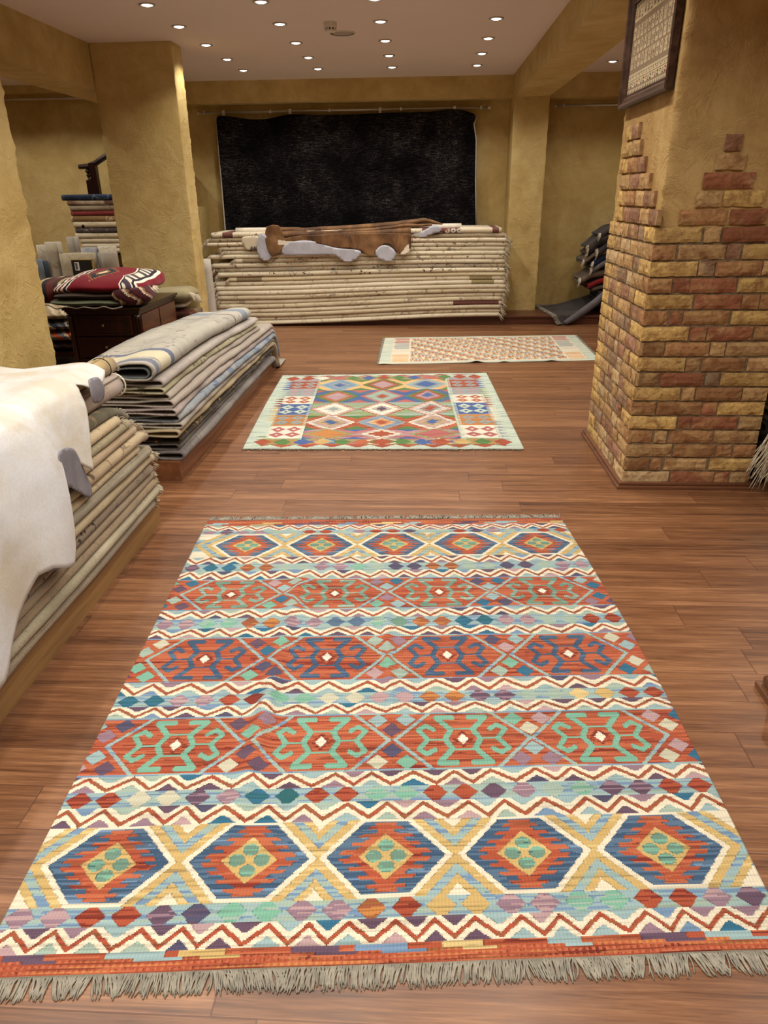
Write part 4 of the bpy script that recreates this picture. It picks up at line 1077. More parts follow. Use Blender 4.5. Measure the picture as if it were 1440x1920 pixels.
for k in range(80):
    a = rnd.uniform(0, 2*PI); st.append(((-1.475+0.044*math.cos(a), 3.285, ztop1+0.13+0.044*math.sin(a)), (math.cos(a)*.4, 1, math.sin(a)*.4), rnd.uniform(.008, .02), 0.0016, 0.004))
strands('fringe', M['fringe_cream'], st, rb, n=3, seg=2)
b = MB(); b.tube([(-1.475+0.0485*math.cos(t*PI/12), 3.20, ztop1+0.13+0.0485*math.sin(t*PI/12)) for t in range(25)], 0.0022, 6, cap=False); b.build('string', m_plain('dark_string', rgb(40, 28, 20), 0.9), rb, smooth=True)
rc = lroll(M['rollB'], (-1.86, 0.5, ztop1+0.085), 'Y', 2.66, 0.085, 'wide tan rolled rug lying behind the pale cowhide on the near stack', seed=3, squash=0.8)
rd = lroll(M['rollA'], (-1.645, 0.5, ztop1+0.07), 'Y', 2.3, 0.07, 'rolled carpet lying hidden in the middle under the pale cowhide', seed=4)

# ---- pale cowhide draped over the near stack --------------------------
ZT = ztop1+0.185
hx = [(-2.45, ZT-.16), (-2.2, ZT-.10), (-2.0, ZT-0.01), (-1.86, ZT+0.008), (-1.7, ZT-0.012), (-1.58, ZT-0.004), (-1.475, ZT+0.006), (-1.42, ZT-0.004), (-1.372, ZT-0.03), (-1.345, ZT-0.08), (-1.325, ZT-.15), (-1.308, ZT-.22), (-1.292, ZT-.32), (-1.283, ZT-.42), (-1.276, ZT-.6), (-1.270, ZT-.8)]
ss = [0.0]
for i in range(1, len(hx)): ss.append(ss[-1]+math.dist(hx[i], hx[i-1]))
def hp(s): return interp(s, ss, [p[0] for p in hx]), interp(s, ss, [p[1] for p in hx])
def s_at_z(zz):                                                        # arc length where the side reaches height zz
    zs = [p[1] for p in hx[7:]][::-1]; sv = ss[7:][::-1]
    return interp(zz, zs, sv)
hemY = [0.3, 0.8, 1.2, 1.5, 1.7, 1.80, 1.86, 1.98, 2.04, 2.11, 2.19, 2.25, 2.295, 2.32, 2.345, 2.37, 2.42, 2.50, 2.575, 2.60, 2.65, 2.70, 2.735, 2.76]
hemZ = [.30, .22, .16, .17, .22, .29, .32, .37, .395, .385, .345, .325, .365, .45, .60, .70, .70, .63, .57, .63, .73, .80, ZT-.035, ZT-.02]
def smax(Y):
    if Y <= 2.76: return s_at_z(interp(Y, hemY, hemZ))
    return interp(Y, [2.76, 2.84, 2.95, 3.03, 3.05], [s_at_z(ZT-.02), ss[8]+.035, ss[8]+0.03, ss[8]-0.01, ss[7]-.03])
V = []; F = []; U = []
ys = list(np.linspace(0.3, 1.7, 36))+list(np.linspace(1.72, 3.05, 130)); nsx = 90
for j, Y in enumerate(ys):
    sm = smax(Y)
    for i in range(nsx+1):
        s = sm*i/nsx; x, zz = hp(s)
        drop = sstep(ss[7], ss[11], s)
        w = drop*(0.012*math.sin(Y*15+1.5*math.sin(s*4))+0.010*nz(Y*5, s*4))+0.006*nz(Y*4, x*6, 2)
        x += w+drop*0.006
        top = 1-drop
        zz += top*(0.010*nz(Y*2.2, x*5)+0.004*nz(Y*9, x*9))
        yy = Y+0.010*nz(s*7, Y*3)*sstep(2.5, 3.0, Y)-(0.10*sstep(-2.0, -1.72, x)*(1-sstep(-1.7, -1.5, x)))*sstep(2.6, 3.05, Y)+0.05*(1-sstep(-2.1, -1.85, x))*sstep(2.6, 3.05, Y)
        V.append((x, yy, zz)); U.append((x+zz, yy))
for j in range(len(ys)-1):
    for i in range(nsx):
        F.append((j*(nsx+1)+i, j*(nsx+1)+i+1, (j+1)*(nsx+1)+i+1, (j+1)*(nsx+1)+i))
t = NT('pale_cowhide_hair'); v = t.mapping('Object')
n1 = t.noise(v, 2.1, 4, 0.6, 0.8); n2 = t.noise(t.mapping('Object', (30, 9, 9)), 9, 4, 0.7); n3 = t.noise(v, 5.0, 3, 0.6)
col = t.ramp(n1, [(0.36, rgb(196, 188, 172)), (0.5, rgb(206, 206, 204)), (0.62, rgb(210, 213, 218))])
col = t.mix(t.ramp(n3, [(0.60, BLK), (0.76, (0.6,)*3+(1,))]), col, rgb(186, 172, 146))
sg = t.new('ShaderNodeSeparateXYZ'); t.c(v, sg.inputs[0])
col = t.mix(1.0, col, t.ramp(n2, [(0.25, (0.86,)*3+(1,)), (0.7, WHT)]), 'MULTIPLY')
hidem = t.fin(col, 0.6, 0.25, 0, t.bump(n2, 0.25, 0.004), sheen=0.25)
suede = m_plain('grey_suede_underside', rgb(134, 132, 140), 0.9, 0.1, var=0.14, ns=10, bump=0.15)
hide = mesh('cowhide', V, F, hidem, uv=U)
sm_ = hide.modifiers.new('thick', 'SOLIDIFY'); sm_.thickness = 0.005; sm_.offset = 1
tag(hide, 'pale cream cowhide draped over the carpet stack nearest the camera at left', 'cowhide')
f1 = sheet('turned_edge', suede, 'x', -1.332, [(2.739,0.890),(2.778,0.889),(2.826,0.882),(2.842,0.859),(2.849,0.823),(2.840,0.790),(2.805,0.781),(2.737,0.793),(2.721,0.824)], 0.004, 0.012, lambda a, c: 0.02*math.sin((c-0.74)*18)+0.0, hide); f1['label'] = 'grey suede underside showing at the curled corner'
f2 = sheet('turned_edge', suede, 'x', -1.306, [(2.368,0.728),(2.422,0.718),(2.480,0.690),(2.520,0.633),(2.556,0.569),(2.584,0.518),(2.596,0.463),(2.571,0.452),(2.518,0.479),(2.434,0.536),(2.374,0.584),(2.323,0.601),(2.333,0.664)], 0.004, 0.014, lambda a, c: 0.015*math.sin((a-2.3)*14)+0.0, hide); f2['label'] = 'grey suede underside of the hanging leg flap'
f3 = sheet('turned_edge', suede, 'x', -1.312, [(1.957,0.390),(2.035,0.412),(2.119,0.395),(2.236,0.346),(2.294,0.342),(2.292,0.316),(2.231,0.313),(2.155,0.346),(2.085,0.376),(2.040,0.381),(1.990,0.371)], 0.004, 0.014, lambda a, c: 0.0, hide); f3['label'] = 'grey suede underside along the lower hem'

# ---- brown platform and grey-blue stack (middle left) -------------------
P2 = platform('display_platform', -2.02, -1.418, 3.90, 6.86, 0.125, M['plat'], 'long low brown wooden platform under the grey-blue carpet stack')
def droop2(X, Y, Z):
    """rear end: the pile gets lower, then the long carpets fold down over the end of the platform"""
    zz = Z; h = Z-0.125
    f = interp(Y, [3.9, 4.6, 5.4, 6.3, 7.2], [.865, .86, .86, .84, .80])
    zz = 0.125+h*f+0.035*math.sin((Y-3.9)*1.9)*h
    y2 = Y
    E = 6.62+0.16*min(1, h/0.4)
    if Y > E:
        d = Y-E; R = 0.14+0.20*h
        a = d/R
        if a < 1.25: y2 = E+R*math.sin(a); zz = zz-R*(1-math.cos(a))
        else: y2 = E+R*math.sin(1.25)+(d-1.25*R)*math.cos(1.25); zz = zz-R*(1-math.cos(1.25))-(d-1.25*R)*math.sin(1.25)
        if zz < 0.012: y2 += (0.012-zz)*0.8; zz = 0.012+0.02*min(1.0, h)
    lx = -0.075*sstep(0.35, 0.72, Z)*1.0
    return X+lx, y2, zz
S2 = [
 (.062, 6.80, 0.02, m_carpet('c21', rgb(104, 98, 98), rgb(138, 132, 126), rgb(80, 74, 78), 8, .6), 'charcoal-grey folded carpet with pale rear part', .014),
 (.050, 6.75, -0.02, m_carpet('c22', rgb(92, 86, 82), rgb(128, 122, 112), dk, 10, .6), 'dark grey carpet with a pale open loop', .010),
 (.052, 6.70, 0.00, m_carpet('c23', rgb(48, 42, 40), rgb(64, 56, 48), rgb(176, 152, 92), 9, 1.0), 'near-black folded carpet with yellow figures', .012),
 (.050, 7.18, 0.005, m_carpet('c24', rgb(160, 144, 116), rgb(188, 172, 138), beige, 14, .3), 'plain sand carpet drooping at the rear', .010),
 (.040, 7.42, 0.01, m_carpet('c25', rgb(128, 124, 120), grey2, rgb(88, 82, 82), 10, .6), 'grey carpet reaching the floor behind', .011),
 (.054, 7.05, 0.012, m_carpet('c26', blueg, rgb(160, 162, 160), bluec, 8, .9, c4=rgb(96, 114, 142)), 'blue-grey patterned folded carpet', .011),
 (.048, 6.95, 0.004, m_carpet('c27', rgb(150, 136, 134), rgb(178, 168, 160), rgb(112, 98, 100), 12, .6), 'mauve-grey folded carpet with a curled leaf', .010),
 (.054, 6.90, 0.012, m_carpet('c28', rgb(158, 146, 136), mauve2, rgb(130, 118, 110), 14, .4), 'pinkish-grey folded carpet bulging at the rear', .010),
 (.044, 6.40, 0.0, m_carpet('c29', rgb(154, 144, 132), mauve2, taupe, 12, .4), 'pale mauve folded carpet', .010),
 (.044, 6.36, 0.0, m_carpet('c2a', rgb(150, 146, 116), rgb(176, 170, 140), rgb(96, 90, 72), 8, .9), 'olive patterned folded carpet', .010),
 (.050, 6.42, 0.004, m_carpet('c2b', rgb(150, 141, 136), rgb(174, 167, 159), rgb(128, 110, 110), 14, .5), 'lilac-grey folded carpet just below the top one', .012),
]
z = 0.125; nS2 = len(S2)
for i, (H, ye, dx, mt, ds, th) in enumerate(S2):
    o = fold_rug('folded_carpet', mt, 'E', (-1.40+dx, 3.93-(0.02 if i % 3 == 0 else 0)+rnd.uniform(-.01, .02), z), 0.50, ye-3.93, H*1.0, th=th, seed=i+31, deform=droop2, wave=0.007, ny=72, loop=0.75)
    tag(o, '%s, %s in the grey-blue stack' % (ds, ordn(i, nS2)), 'carpet', 'folded carpets in the grey-blue stack')
    z += H
# top carpet with wide open loop
mt = m_carpet('c2t', rgb(160, 158, 148), rgb(186, 182, 170), rgb(126, 120, 118), 7, .8, stripes=[(.77*60+.04, .77*60+.10, rgb(104, 112, 132)), (.77*60+.14, .77*60+.30, rgb(206, 200, 170)), (.77*60+.30, .77*60+.36, rgb(86, 98, 128)), (.77*60+1.9, .77*60+1.93, rgb(98, 60, 62)), (.77*60+2.15, .77*60+2.3, rgb(120, 134, 150))], c4=rgb(176, 172, 162))
o = fold_rug('folded_carpet', mt, 'E', (-1.42, 3.90, z-0.002), 0.46, 2.42, 0.122, th=0.013, seed=60, deform=droop2, wave=0.008, ny=60, loop=0.97, pinch=(-.13, -.33))
tag(o, 'pale grey carpet folded into an open loop topping the middle left stack', 'carpet', 'folded carpets in the grey-blue stack')
o2 = fold_rug('inner_leaf', m_carpet('c2u', rgb(88, 94, 96), rgb(120, 126, 124), dk, 30, .3), 'E', (-1.45, 3.905, z+0.016), 0.34, 2.3, 0.074, th=0.009, seed=61, deform=droop2, wave=0.006, ny=50, loop=0.9, pinch=(-.11, -.28), parent=o)

# ---- long stack of cream carpets along the back wall -------------------------
XR = [0.965, 0.985, 0.975, 1.00, 0.985, 0.995, 1.02, 1.03, 1.02, 0.995, 1.01, 1.015, 1.02, 1.00, 0.99, 0.995, 1.00, 1.02, 1.02, 0.985]
XL = [-2.60, -2.62, -2.64, -2.62, -2.66, -2.60, -2.62, -2.60, -2.63, -2.64, -2.45, -2.58, -2.62, -2.64, -2.35, -2.66, -2.48, -2.50, -2.72, -2.66]
CB = [('plain cream', cream, cream2, taupe, .35), ('cream with small buds', cream, cream2, rgb(130, 100, 80), .5), ('greyish cream', beige2, cream, taupe, .3), ('cream with maroon right end', cream, cream2, taupe, .3), ('dusty cream', beige2, cream, dk2, .4), ('warm cream', cream, cream2, taupe, .3),
      ('beige floral', beige2, cream, dk2, .5), ('cream with faint leaves', cream, cream2, taupe, .4), ('plain light cream', cream2, cream2, taupe, .2), ('cream with olive right end', cream, cream2, olive, .4), ('ivory', cream2, rgb(238, 228, 190), taupe, .15), ('cream with dark brown flowers', cream, cream2, dk, .9),
      ('mauve-tinged cream', beige2, mauve2, dk2, .5), ('cream with tulip motifs', cream, cream2, rgb(110, 76, 60), .5), ('cream with brown blossoms', cream, cream2, dk2, .8), ('bright ivory', cream2, rgb(240, 232, 204), dk2, .3), ('cream with mixed brown sprigs', cream, cream2, dk2, .7), ('cream floral', cream, cream2, dk2, .5), ('cream with orange and pink flowers', cream, cream2, rgb(150, 80, 70), .6), ('grey-brown', taupe, beige2, dk2, .5)]
HB = 0.0492; z = 0.112; nB = 20
def sag_back(X, Y, Z):
    w = sstep(9.47, 9.34, Y)                                           # the folds overhang the step and sag at the left
    l = sstep(0.9, -2.2, X)
    s = 0.095*w*l*(1-sstep(0.15, 0.95, Z)) + 0.03*l*(Z-0.11)
    c = 0.018*math.sin((X+2.6)*0.9)*sstep(0.1, 0.8, Z)
    return X, Y, Z-s+c*0.6
maroon_m = m_carpet('banner', maroon, rgb(110, 28, 36), rgb(200, 180, 150), 10, .5)
for i in range(nB):
    ds, a, c, d, am = CB[i]
    st_ = None
    base_v = (i+71)*0.77
    if i == 3: st_ = [(base_v+XR[i]-.62-XL[i], base_v+XR[i]-XL[i]-.05, maroon)]
    if i in (9, 8): st_ = [(base_v+XR[i]-.42-XL[i], base_v+XR[i]-XL[i]-.14, rgb(150, 136, 92))]
    if i in (5, 12): st_ = [(base_v+XR[i]-.12-XL[i], base_v+XR[i]-XL[i]-.10, taupe), (base_v+.25, base_v+.33, taupe2)]
    if i in (10, 14): st_ = [(base_v+.10, base_v+.42, rgb(150, 132, 104))]
    mt = m_carpet('cream_carpet', a, c, d, 6+(i % 4), min(1.0, am*1.5), stripes=st_)
    H = HB
    o = fold_rug('folded_carpet', mt, 'S', (XL[i], 9.335+0.035*nz(i*3.3), z), 0.78, XR[i]-XL[i], H*0.98, th=H*0.42, seed=i+71, deform=sag_back, wave=0.003, ny=80)
    tag(o, '%s carpet, %s' % (ds, 'number %s from bottom, back wall stack' % ['one', 'two', 'three', 'four', 'five', 'six', 'seven', 'eight', 'nine', 'ten', 'eleven', 'twelve', 'thirteen', 'fourteen', 'fifteen', 'sixteen', 'seventeen', 'eighteen', 'nineteen', 'twenty'][i]), 'carpet', 'cream folded carpets stacked at the back wall')
    st = []
    for e, X0, sg_ in ((0, XR[i], 1), (1, XL[i], -1)):
        for k in range(22):
            a_ = rnd.uniform(-PI/2, PI/2); zz = z+H/2+math.sin(a_)*H*0.4; yy = 9.335+H*.4-math.cos(a_)*H*0.4
            X, Y, Z = sag_back(X0, yy, zz)
            st.append(((X-0.003*sg_, Y, Z), (0.8*sg_, rnd.uniform(-.6, .2), rnd.uniform(-.8, .1)), rnd.uniform(.03, .075), 0.0026, 0.03))
    strands('fringe', M['fringe_cream'], st, o, n=3, seg=3)
    z += H
zB = z
# patterned top carpet of the stack
mt = m_carpet('topc', cream, cream2, rgb(110, 60, 50), 8, .8, stripes=[(.77*95+.14, .77*95+.27, maroon), (.77*95+2.60, .77*95+3.06, maroon), (.77*95+3.45, .77*95+3.53, maroon)])
def sag_top(X, Y, Z):
    X, Y, Z2 = sag_back(X, Y, min(Z, 1.0)); return X, Y, Z2+(Z-min(Z, 1.0))
o = fold_rug('folded_carpet', mt, 'S', (-2.62, 9.335, zB), 0.74, 3.56, 0.062, th=0.026, seed=95, deform=sag_top, wave=0.004, ny=80)
tag(o, 'cream floral carpet with dark red bands, topmost of the long stack at the back wall', 'carpet', 'cream folded carpets stacked at the back wall')
# raised white blossoms woven on the red band
b = MB()
for cx in (0.13, 0.20, 0.29, 0.36, 0.43):
    for k in range(6):
        a = k*PI/3+cx*9; b.lathe([(0.014, 0.0), (0.010, 0.002)], 0, 0, 8)
        n0 = len(b.V)-16
        for q in range(16):
            x, y, zq = b.V[n0+q]; px = cx+0.020*math.cos(a)+x; pz = 0.022*math.sin(a)+y
            th_ = pz/0.031; b.V[n0+q] = sag_top(px, 9.338+0.031-0.0335*math.cos(th_)-0.0, zB+0.030+0.0335*math.sin(th_))
b.build('woven_blossoms', M['creamroll'], o, smooth=True)
zB2 = zB+0.062

# things lying on the long stack
wr1 = lroll(M['creamroll'], (-2.33, 9.45, 1.115+0.03), 'X', 0.75, 0.042, 'white rolled cloth on the left end of the long stack, left of the brown cowhide', seed=5)
wr2 = lroll(M['creamroll'], (-0.4, 9.46, 1.165), 'X', 0.86, 0.045, 'off-white rolled rug with knotted fringe behind the right end of the brown cowhide', seed=6)
st = []
for k in range(12):
    x = 0.19+k*0.023
    st.append(((x, 9.405, 1.165), (rnd.uniform(-.1, .1), -0.1, -1), 0.05, 0.004, 0.0))
strands('fringe', M['fringe_cream'], st, wr2)
t = NT('cream_cloth_with_dark_tassels'); 
cl = sheet('small_rug', m_carpet('smallrug', cream, cream2, rgb(150, 110, 90), 22, .5), 'y', 9.318, [(-2.249,1.085),(-2.122,1.096),(-2.015,1.101),(-2.027,0.959),(-2.095,0.941),(-2.204,0.917),(-2.219,0.973),(-2.240,1.035)], 0.006, 0.03, lambda a, c: 0.008*math.sin(a*9))
tag(cl, 'cream rug corner with tassels hanging left of the brown cowhide', 'rug')
b = MB()
for k in range(4):
    x = -2.12+k*0.036; b.tube([(x, 9.312, 0.975), (x, 9.31, 0.935)], [0.004, 0.014], 6)
b.build('tassels', m_plain('dark_tassel', rgb(70, 60, 58), 0.9), cl)

# ---- brown and white cowhide -------------------------------------------
t = NT('brindle_cowhide_hair'); v = t.mapping('Object')
n1 = t.noise(t.mapping('Object', (1, 1, 0.5)), 4.2, 4, 0.6, 0.6); n2 = t.noise(t.mapping('Object', (40, 40, 8)), 3.5, 4, 0.7); n3 = t.noise(v, 1.7, 3, 0.5, 0.5)
col = t.ramp(n1, [(0.34, rgb(70, 46, 28)), (0.48, rgb(112, 78, 48)), (0.66, rgb(148, 110, 70))])
at = t.new('ShaderNodeAttribute', attribute_name='Col')
col = t.mix(at.outputs[2], col, rgb(232, 220, 200))
col = t.mix(1.0, col, t.ramp(n2, [(0.25, (0.72,)*3+(1,)), (0.7, WHT)]), 'MULTIPLY')
brownm = t.fin(col, 0.55, 0.2, 0, t.bump(n2, 0.3, 0.004), sheen=0.2)
suede2 = m_plain('pale_suede_underside', rgb(180, 181, 192), 0.85, 0.1, var=0.10, ns=9, bump=0.1)
def whitespot(a, c):
    w = 0.0
    if abs(a-(-0.20)) < 0.085*max(0.25, (0.975-c)/0.12)*1.1 and c < 0.965+0.02*math.sin(a*60): w = 1.0
    if a < -1.45 and a > -1.78 and c > 0.985-0.03*(a+1.7)/0.3 and c < 1.045-0.10*(a+1.78): w = 1.0
    return (w, w, w, 1)
bh = sheet('cowhide', brownm, 'y', 9.285, [(-1.933,1.132),(-1.908,1.199),(-1.828,1.222),(-1.750,1.209),(-1.716,1.130),(-1.708,1.063),(-1.522,1.092),(-0.998,1.112),(-0.479,1.113),(-0.150,1.104),(-0.149,0.958),(-0.175,0.891),(-0.253,0.861),(-0.318,0.886),(-0.364,0.960),(-0.428,0.997),(-0.494,0.986),(-0.573,0.925),(-0.613,0.870),(-0.666,0.852),(-0.724,0.889),(-0.769,0.927),(-0.906,0.946),(-1.070,0.954),(-1.213,0.992),(-1.330,1.011),(-1.447,1.024),(-1.527,1.013),(-1.627,0.995),(-1.701,0.971),(-1.772,0.898),(-1.856,0.849),(-1.910,0.924),(-1.934,1.035)], 0.006, 0.014, lambda a, c: -0.025*max(0, (1.10-c)/0.25)+0.010*math.sin(a*7)+0.006*nz(a*9, c*9), col=whitespot)
tag(bh, 'brown and white cowhide with grey underside draped over the long stack', 'cowhide')
def lump(pts, rs, name='top_fold', flat=0.6, mat=None, n=12):
    b = MB(); P = []; R_ = []
    for i in range(len(pts)-1):
        for k in range(8):
            t_ = k/8; P.append(tuple(pts[i][q]+(pts[i+1][q]-pts[i][q])*t_ for q in range(3))); R_.append(rs[i]+(rs[i+1]-rs[i])*t_)
    P.append(pts[-1]); R_.append(rs[-1])
    P = [(x, y+0.012*nz(x*5, 1.0), z_+0.008*nz(x*6, 5.0)) for x, y, z_ in P]
    b.tube(P, R_, n, flat=flat); b.C = [(0, 0, 0, 1)]*len(b.F)
    return b.build(name, mat or brownm, bh, smooth=True, col=True)
lump([(-1.93, 9.40, 1.17), (-1.5, 9.42, 1.145), (-0.9, 9.44, 1.165), (-0.3, 9.45, 1.205), (0.0, 9.45, 1.245), (0.23, 9.45, 1.20)], [.05, .055, .06, .06, .05, .015])
lump([(-1.72, 9.33, 1.115), (-1.2, 9.34, 1.12), (-0.6, 9.36, 1.15), (-0.2, 9.38, 1.19), (0.1, 9.38, 1.195)], [.02, .035, .04, .04, .02])
lump([(-1.90, 9.36, 1.10), (-1.1, 9.37, 1.10), (-0.16, 9.38, 1.12)], [.06, .07, .08], flat=0.7)
t1 = sheet('underside_lobe', suede2, 'y', 9.262, [(-2.026,1.061),(-2.001,1.128),(-1.953,1.146),(-1.917,1.109),(-1.911,1.017),(-1.898,0.925),(-1.851,0.857),(-1.887,0.813),(-1.962,0.795),(-2.019,0.827),(-2.045,0.914),(-2.052,0.988)], 0.005, 0.03, lambda a, c: -0.012*math.cos(a*8), bh)
t2 = sheet('underside_lobe', suede2, 'y', 9.272, [(-1.752,0.874),(-1.725,0.972),(-1.623,1.027),(-1.444,1.043),(-1.314,1.024),(-1.198,0.980),(-1.055,0.948),(-0.899,0.935),(-0.768,0.921),(-0.736,0.890),(-0.796,0.841),(-0.857,0.792),(-0.930,0.780),(-0.995,0.800),(-1.046,0.856),(-1.137,0.875),(-1.335,0.864),(-1.533,0.872),(-1.666,0.861)], 0.005, 0.03, lambda a, c: -0.015*math.sin(a*11)-.012, bh)
t3 = sheet('underside_lobe', suede2, 'y', 9.262, [(-0.604,0.896),(-0.532,0.969),(-0.466,0.987),(-0.389,0.956),(-0.318,0.882),(-0.337,0.826),(-0.403,0.784),(-0.482,0.790),(-0.547,0.816)], 0.005, 0.03, lambda a, c: -0.01*math.sin(a*13), bh)
t4 = sheet('underside_lobe', suede2, 'y', 9.33, [(-0.150,1.102),(-0.028,1.125),(0.056,1.160),(0.113,1.207),(0.165,1.201),(0.243,1.158),(0.224,1.116),(0.153,1.111),(0.076,1.087),(0.012,1.058),(-0.144,1.053)], 0.005, 0.03, lambda a, c: -0.02*math.sin(a*11), bh)
for t_ in (t1, t2, t3, t4): t_['label'] = 'pale grey suede underside'

# ---- standing roll beside the far pillar ------------------------------
o = lroll(m_plain('pale_canvas', rgb(186, 180, 170), 0.9, 0.1, var=0.08, ns=14), (-2.545, 8.8, 0.0), 'Z', 0.87, 0.062, 'pale grey rolled rug standing upright between the far pillar and the long stack', lean=(-0.02, 0.0), seed=7)

# ---- dark chest of drawers -------------------------------------------------
CX0, CX1, CY0, CY1, CZ = -3.03, -2.385, 6.08, 7.06, 0.70
knobm = m_plain('aged_brass', rgb(120, 104, 76), 0.35, 0.5, 0.8)
ch = empty('chest_of_drawers', ((CX0+CX1)/2, (CY0+CY1)/2, 0), 'dark cherry wood chest of drawers in front of the far left pillar', 'chest of drawers')
b = MB(); b.box(CX0+0.02, CX1-0.02, CY0+0.02, CY1-0.02, 0.08, CZ-0.05); b.build('carcass', M['cherry'], ch)
b = MB(); b.box(CX0-0.015, CX1+0.015, CY0-0.02, CY1+0.01, CZ-0.022, CZ, 0.006); b.box(CX0+0.0, CX1+0.0, CY0-0.005, CY1, CZ-0.04, CZ-0.022, 0.005); b.box(CX0+0.01, CX1-0.01, CY0+0.006, CY1-0.01, CZ-0.055, CZ-0.04, 0.003); b.build('top', M['cherry'], ch)
b = MB(); b.box(CX0, CX1, CY0, CY1, 0.03, 0.09, 0.008); b.box(CX0-0.01, CX1+0.01, CY0-0.012, CY1+0.0, 0.0, 0.03, 0.006); b.build('plinth', M['cherry'], ch)
for x in (CX0+0.03, CX1-0.03):
    b = MB(); b.lathe([(0.02, 0.09), (0.026, 0.11), (0.018, 0.14), (0.022, 0.2), (0.024, 0.36), (0.018, 0.42), (0.027, 0.45), (0.018, 0.48), (0.023, 0.52), (0.022, 0.6), (0.028, 0.64)], x, CY0+0.02, 14); b.build('corner_column', M['cherry'], ch, smooth=True)
for k in range(3):
    z0 = 0.105+k*0.182; b = MB(); b.box(CX0+0.075, CX1-0.075, CY0-0.004, CY0+0.03, z0, z0+0.165, 0.006)
    d = b.build('drawer', M['cherry'], ch)
    b = MB()
    for (a0, a1, c0, c1) in ((CX0+0.10, CX1-0.10, z0+0.130, z0+0.140), (CX0+0.10, CX1-0.10, z0+0.025, z0+0.035), (CX0+0.10, CX0+0.11, z0+0.025, z0+0.14), (CX1-0.11, CX1-0.10, z0+0.025, z0+0.14)): b.box(a0, a1, CY0-0.012, CY0+0.0, c0, c1, 0.002)
    b.build('drawer_moulding', M['cherry'], d)
    b = MB(); b.lathe([(0.005, 0), (0.005, 0.012), (0.013, 0.018), (0.013, 0.026), (0.006, 0.03)], 0, 0, 14)
    b.V = [((CX0+CX1)/2+x, CY0-0.004-z_, z0+0.083+y) for x, y, z_ in b.V]; b.build('knob', knobm, d, smooth=True)
for (a, c) in ((CY0+0.05, (CY0+CY1)/2-0.01), ((CY0+CY1)/2+0.01, CY1-0.04)):
    b = MB(); b.box(CX1-0.025, CX1-0.006, a, c, 0.11, CZ-0.07, 0.005); b.build('side_panel', M['cherry_side'], ch)

# carpets on the chest
def col_red(a, b_, c):
    if abs(a) > 0.55:
        k = (abs(a)-0.55)
        z_ = int(k*16) % 4
        pal = [(232, 222, 204), (40, 34, 48), (232, 222, 204), (120, 30, 40)]
        if 0.08 < k < 0.30 and a > 0: return rgb(226, 214, 192) if (int((b_+k)*7) % 2 == 0) else rgb(70, 60, 74)
        return rgb(*pal[z_])
    e = abs(a+0.15)/0.42+abs(b_+.1)/0.85
    if c > 0:
        if e < 0.28: return rgb(226, 206, 170)
        if e < 0.45: return rgb(150, 110, 60)
        if e < 0.8: return rgb(34, 36, 48)
        if e < 0.98: return rgb(160, 118, 60) if int(a*40+b_*40) % 2 else rgb(110, 26, 36)
    return rgb(118, 20, 34)
r_ = pad('folded_carpet', M['weave_obj'], -3.15, -2.33, 6.08, 6.80, 0.79, 0.915, 6, 60, 0.03, 3, col_red, deform=lambda x, y, z_: (x, y, z_+0.03*math.cos((x+2.65)*3.2)-0.02+0.07*(y-6.10)/0.85*(1 if z_ > 0.86 else 0.3)))
tag(r_, 'dark red folded carpet with a medallion and white-black borders on top of the chest', 'carpet')
st = []
for k in range(70):
    t_ = k/70; st.append(((-2.46+0.14*t_, 6.76-0.5*t_+0.02, 0.92-0.09*t_), (0.9, rnd.uniform(-.4, .4), -0.4), rnd.uniform(.03, .06), 0.0032, 0.02))
strands('fringe', M['fringe_cream'], st, r_, n=3)
r_ = pad('folded_corner', M['weave_obj'], -2.62, -2.28, 6.02, 6.30, 0.72, 0.86, 4, 22, 0.03, 5, lambda a, b_, c: rgb(*[(78, 24, 32), (190, 178, 156), (130, 84, 52), (46, 30, 38), (88, 26, 36), (60, 40, 44)][int((a*3+b_*2+c+8)*2) % 6]))  # separate pad standing for a folded corner of the red carpet
tag(r_, 'maroon and cream corner of the dark red carpet at the front right of the chest', 'carpet')
def col_dark(a, b_, c):
    if c <= -0.9 : return rgb(150, 140, 112)
    if abs(c) < 0.99: return rgb(28, 26, 26) if int(c*4+9) % 2 else rgb(66, 70, 52)
    return rgb(34, 32, 34)
r_ = pad('folded_carpet', M['weave_obj'], -3.16, -2.50, 6.0, 6.8, 0.705, 0.765, 6, 24, 0.025, 8, lambda a, b_, c: rgb(30, 30, 32) if abs(c) < .5 else rgb(96, 100, 74), deform=lambda x, y, z_: (x, y, z_+0.02*max(0, -(x+3.0))*3))
tag(r_, 'black folded carpet with grey-green edges lying directly on the chest', 'carpet')
b = MB(); b.tube([(-3.17+0.68*i/20, 5.985+0.02*math.sin(i), 0.712+0.008*math.sin(i*1.3)+0.02*max(0, (4-i))/4) for i in range(21)], 0.006, 6); b.build('edge_binding', M['fringe'], r_, smooth=True)
r_ = pad('folded_carpet', M['weave_obj'], -3.12, -2.52, 6.04, 6.85, 0.760, 0.815, 6, 24, 0.025, 11, lambda a, b_, c: rgb(62, 46, 38) if abs(c) > .3 else rgb(40, 30, 28))
tag(r_, 'dark brown folded carpet between the red one and the black one on the chest', 'carpet')
r_ = pad('folded_carpet', M['weave_obj'], -3.42, -2.96, 6.15, 6.8, 0.70, 0.90, 4, 22, 0.04, 13, lambda a, b_, c: rgb(*[(60, 34, 34), (176, 156, 118), (36, 30, 34), (90, 40, 36)][int((a*3+9)*1.7) % 4]))
tag(r_, 'brown, cream and black bordered bundle overhanging the left end of the chest', 'carpet')
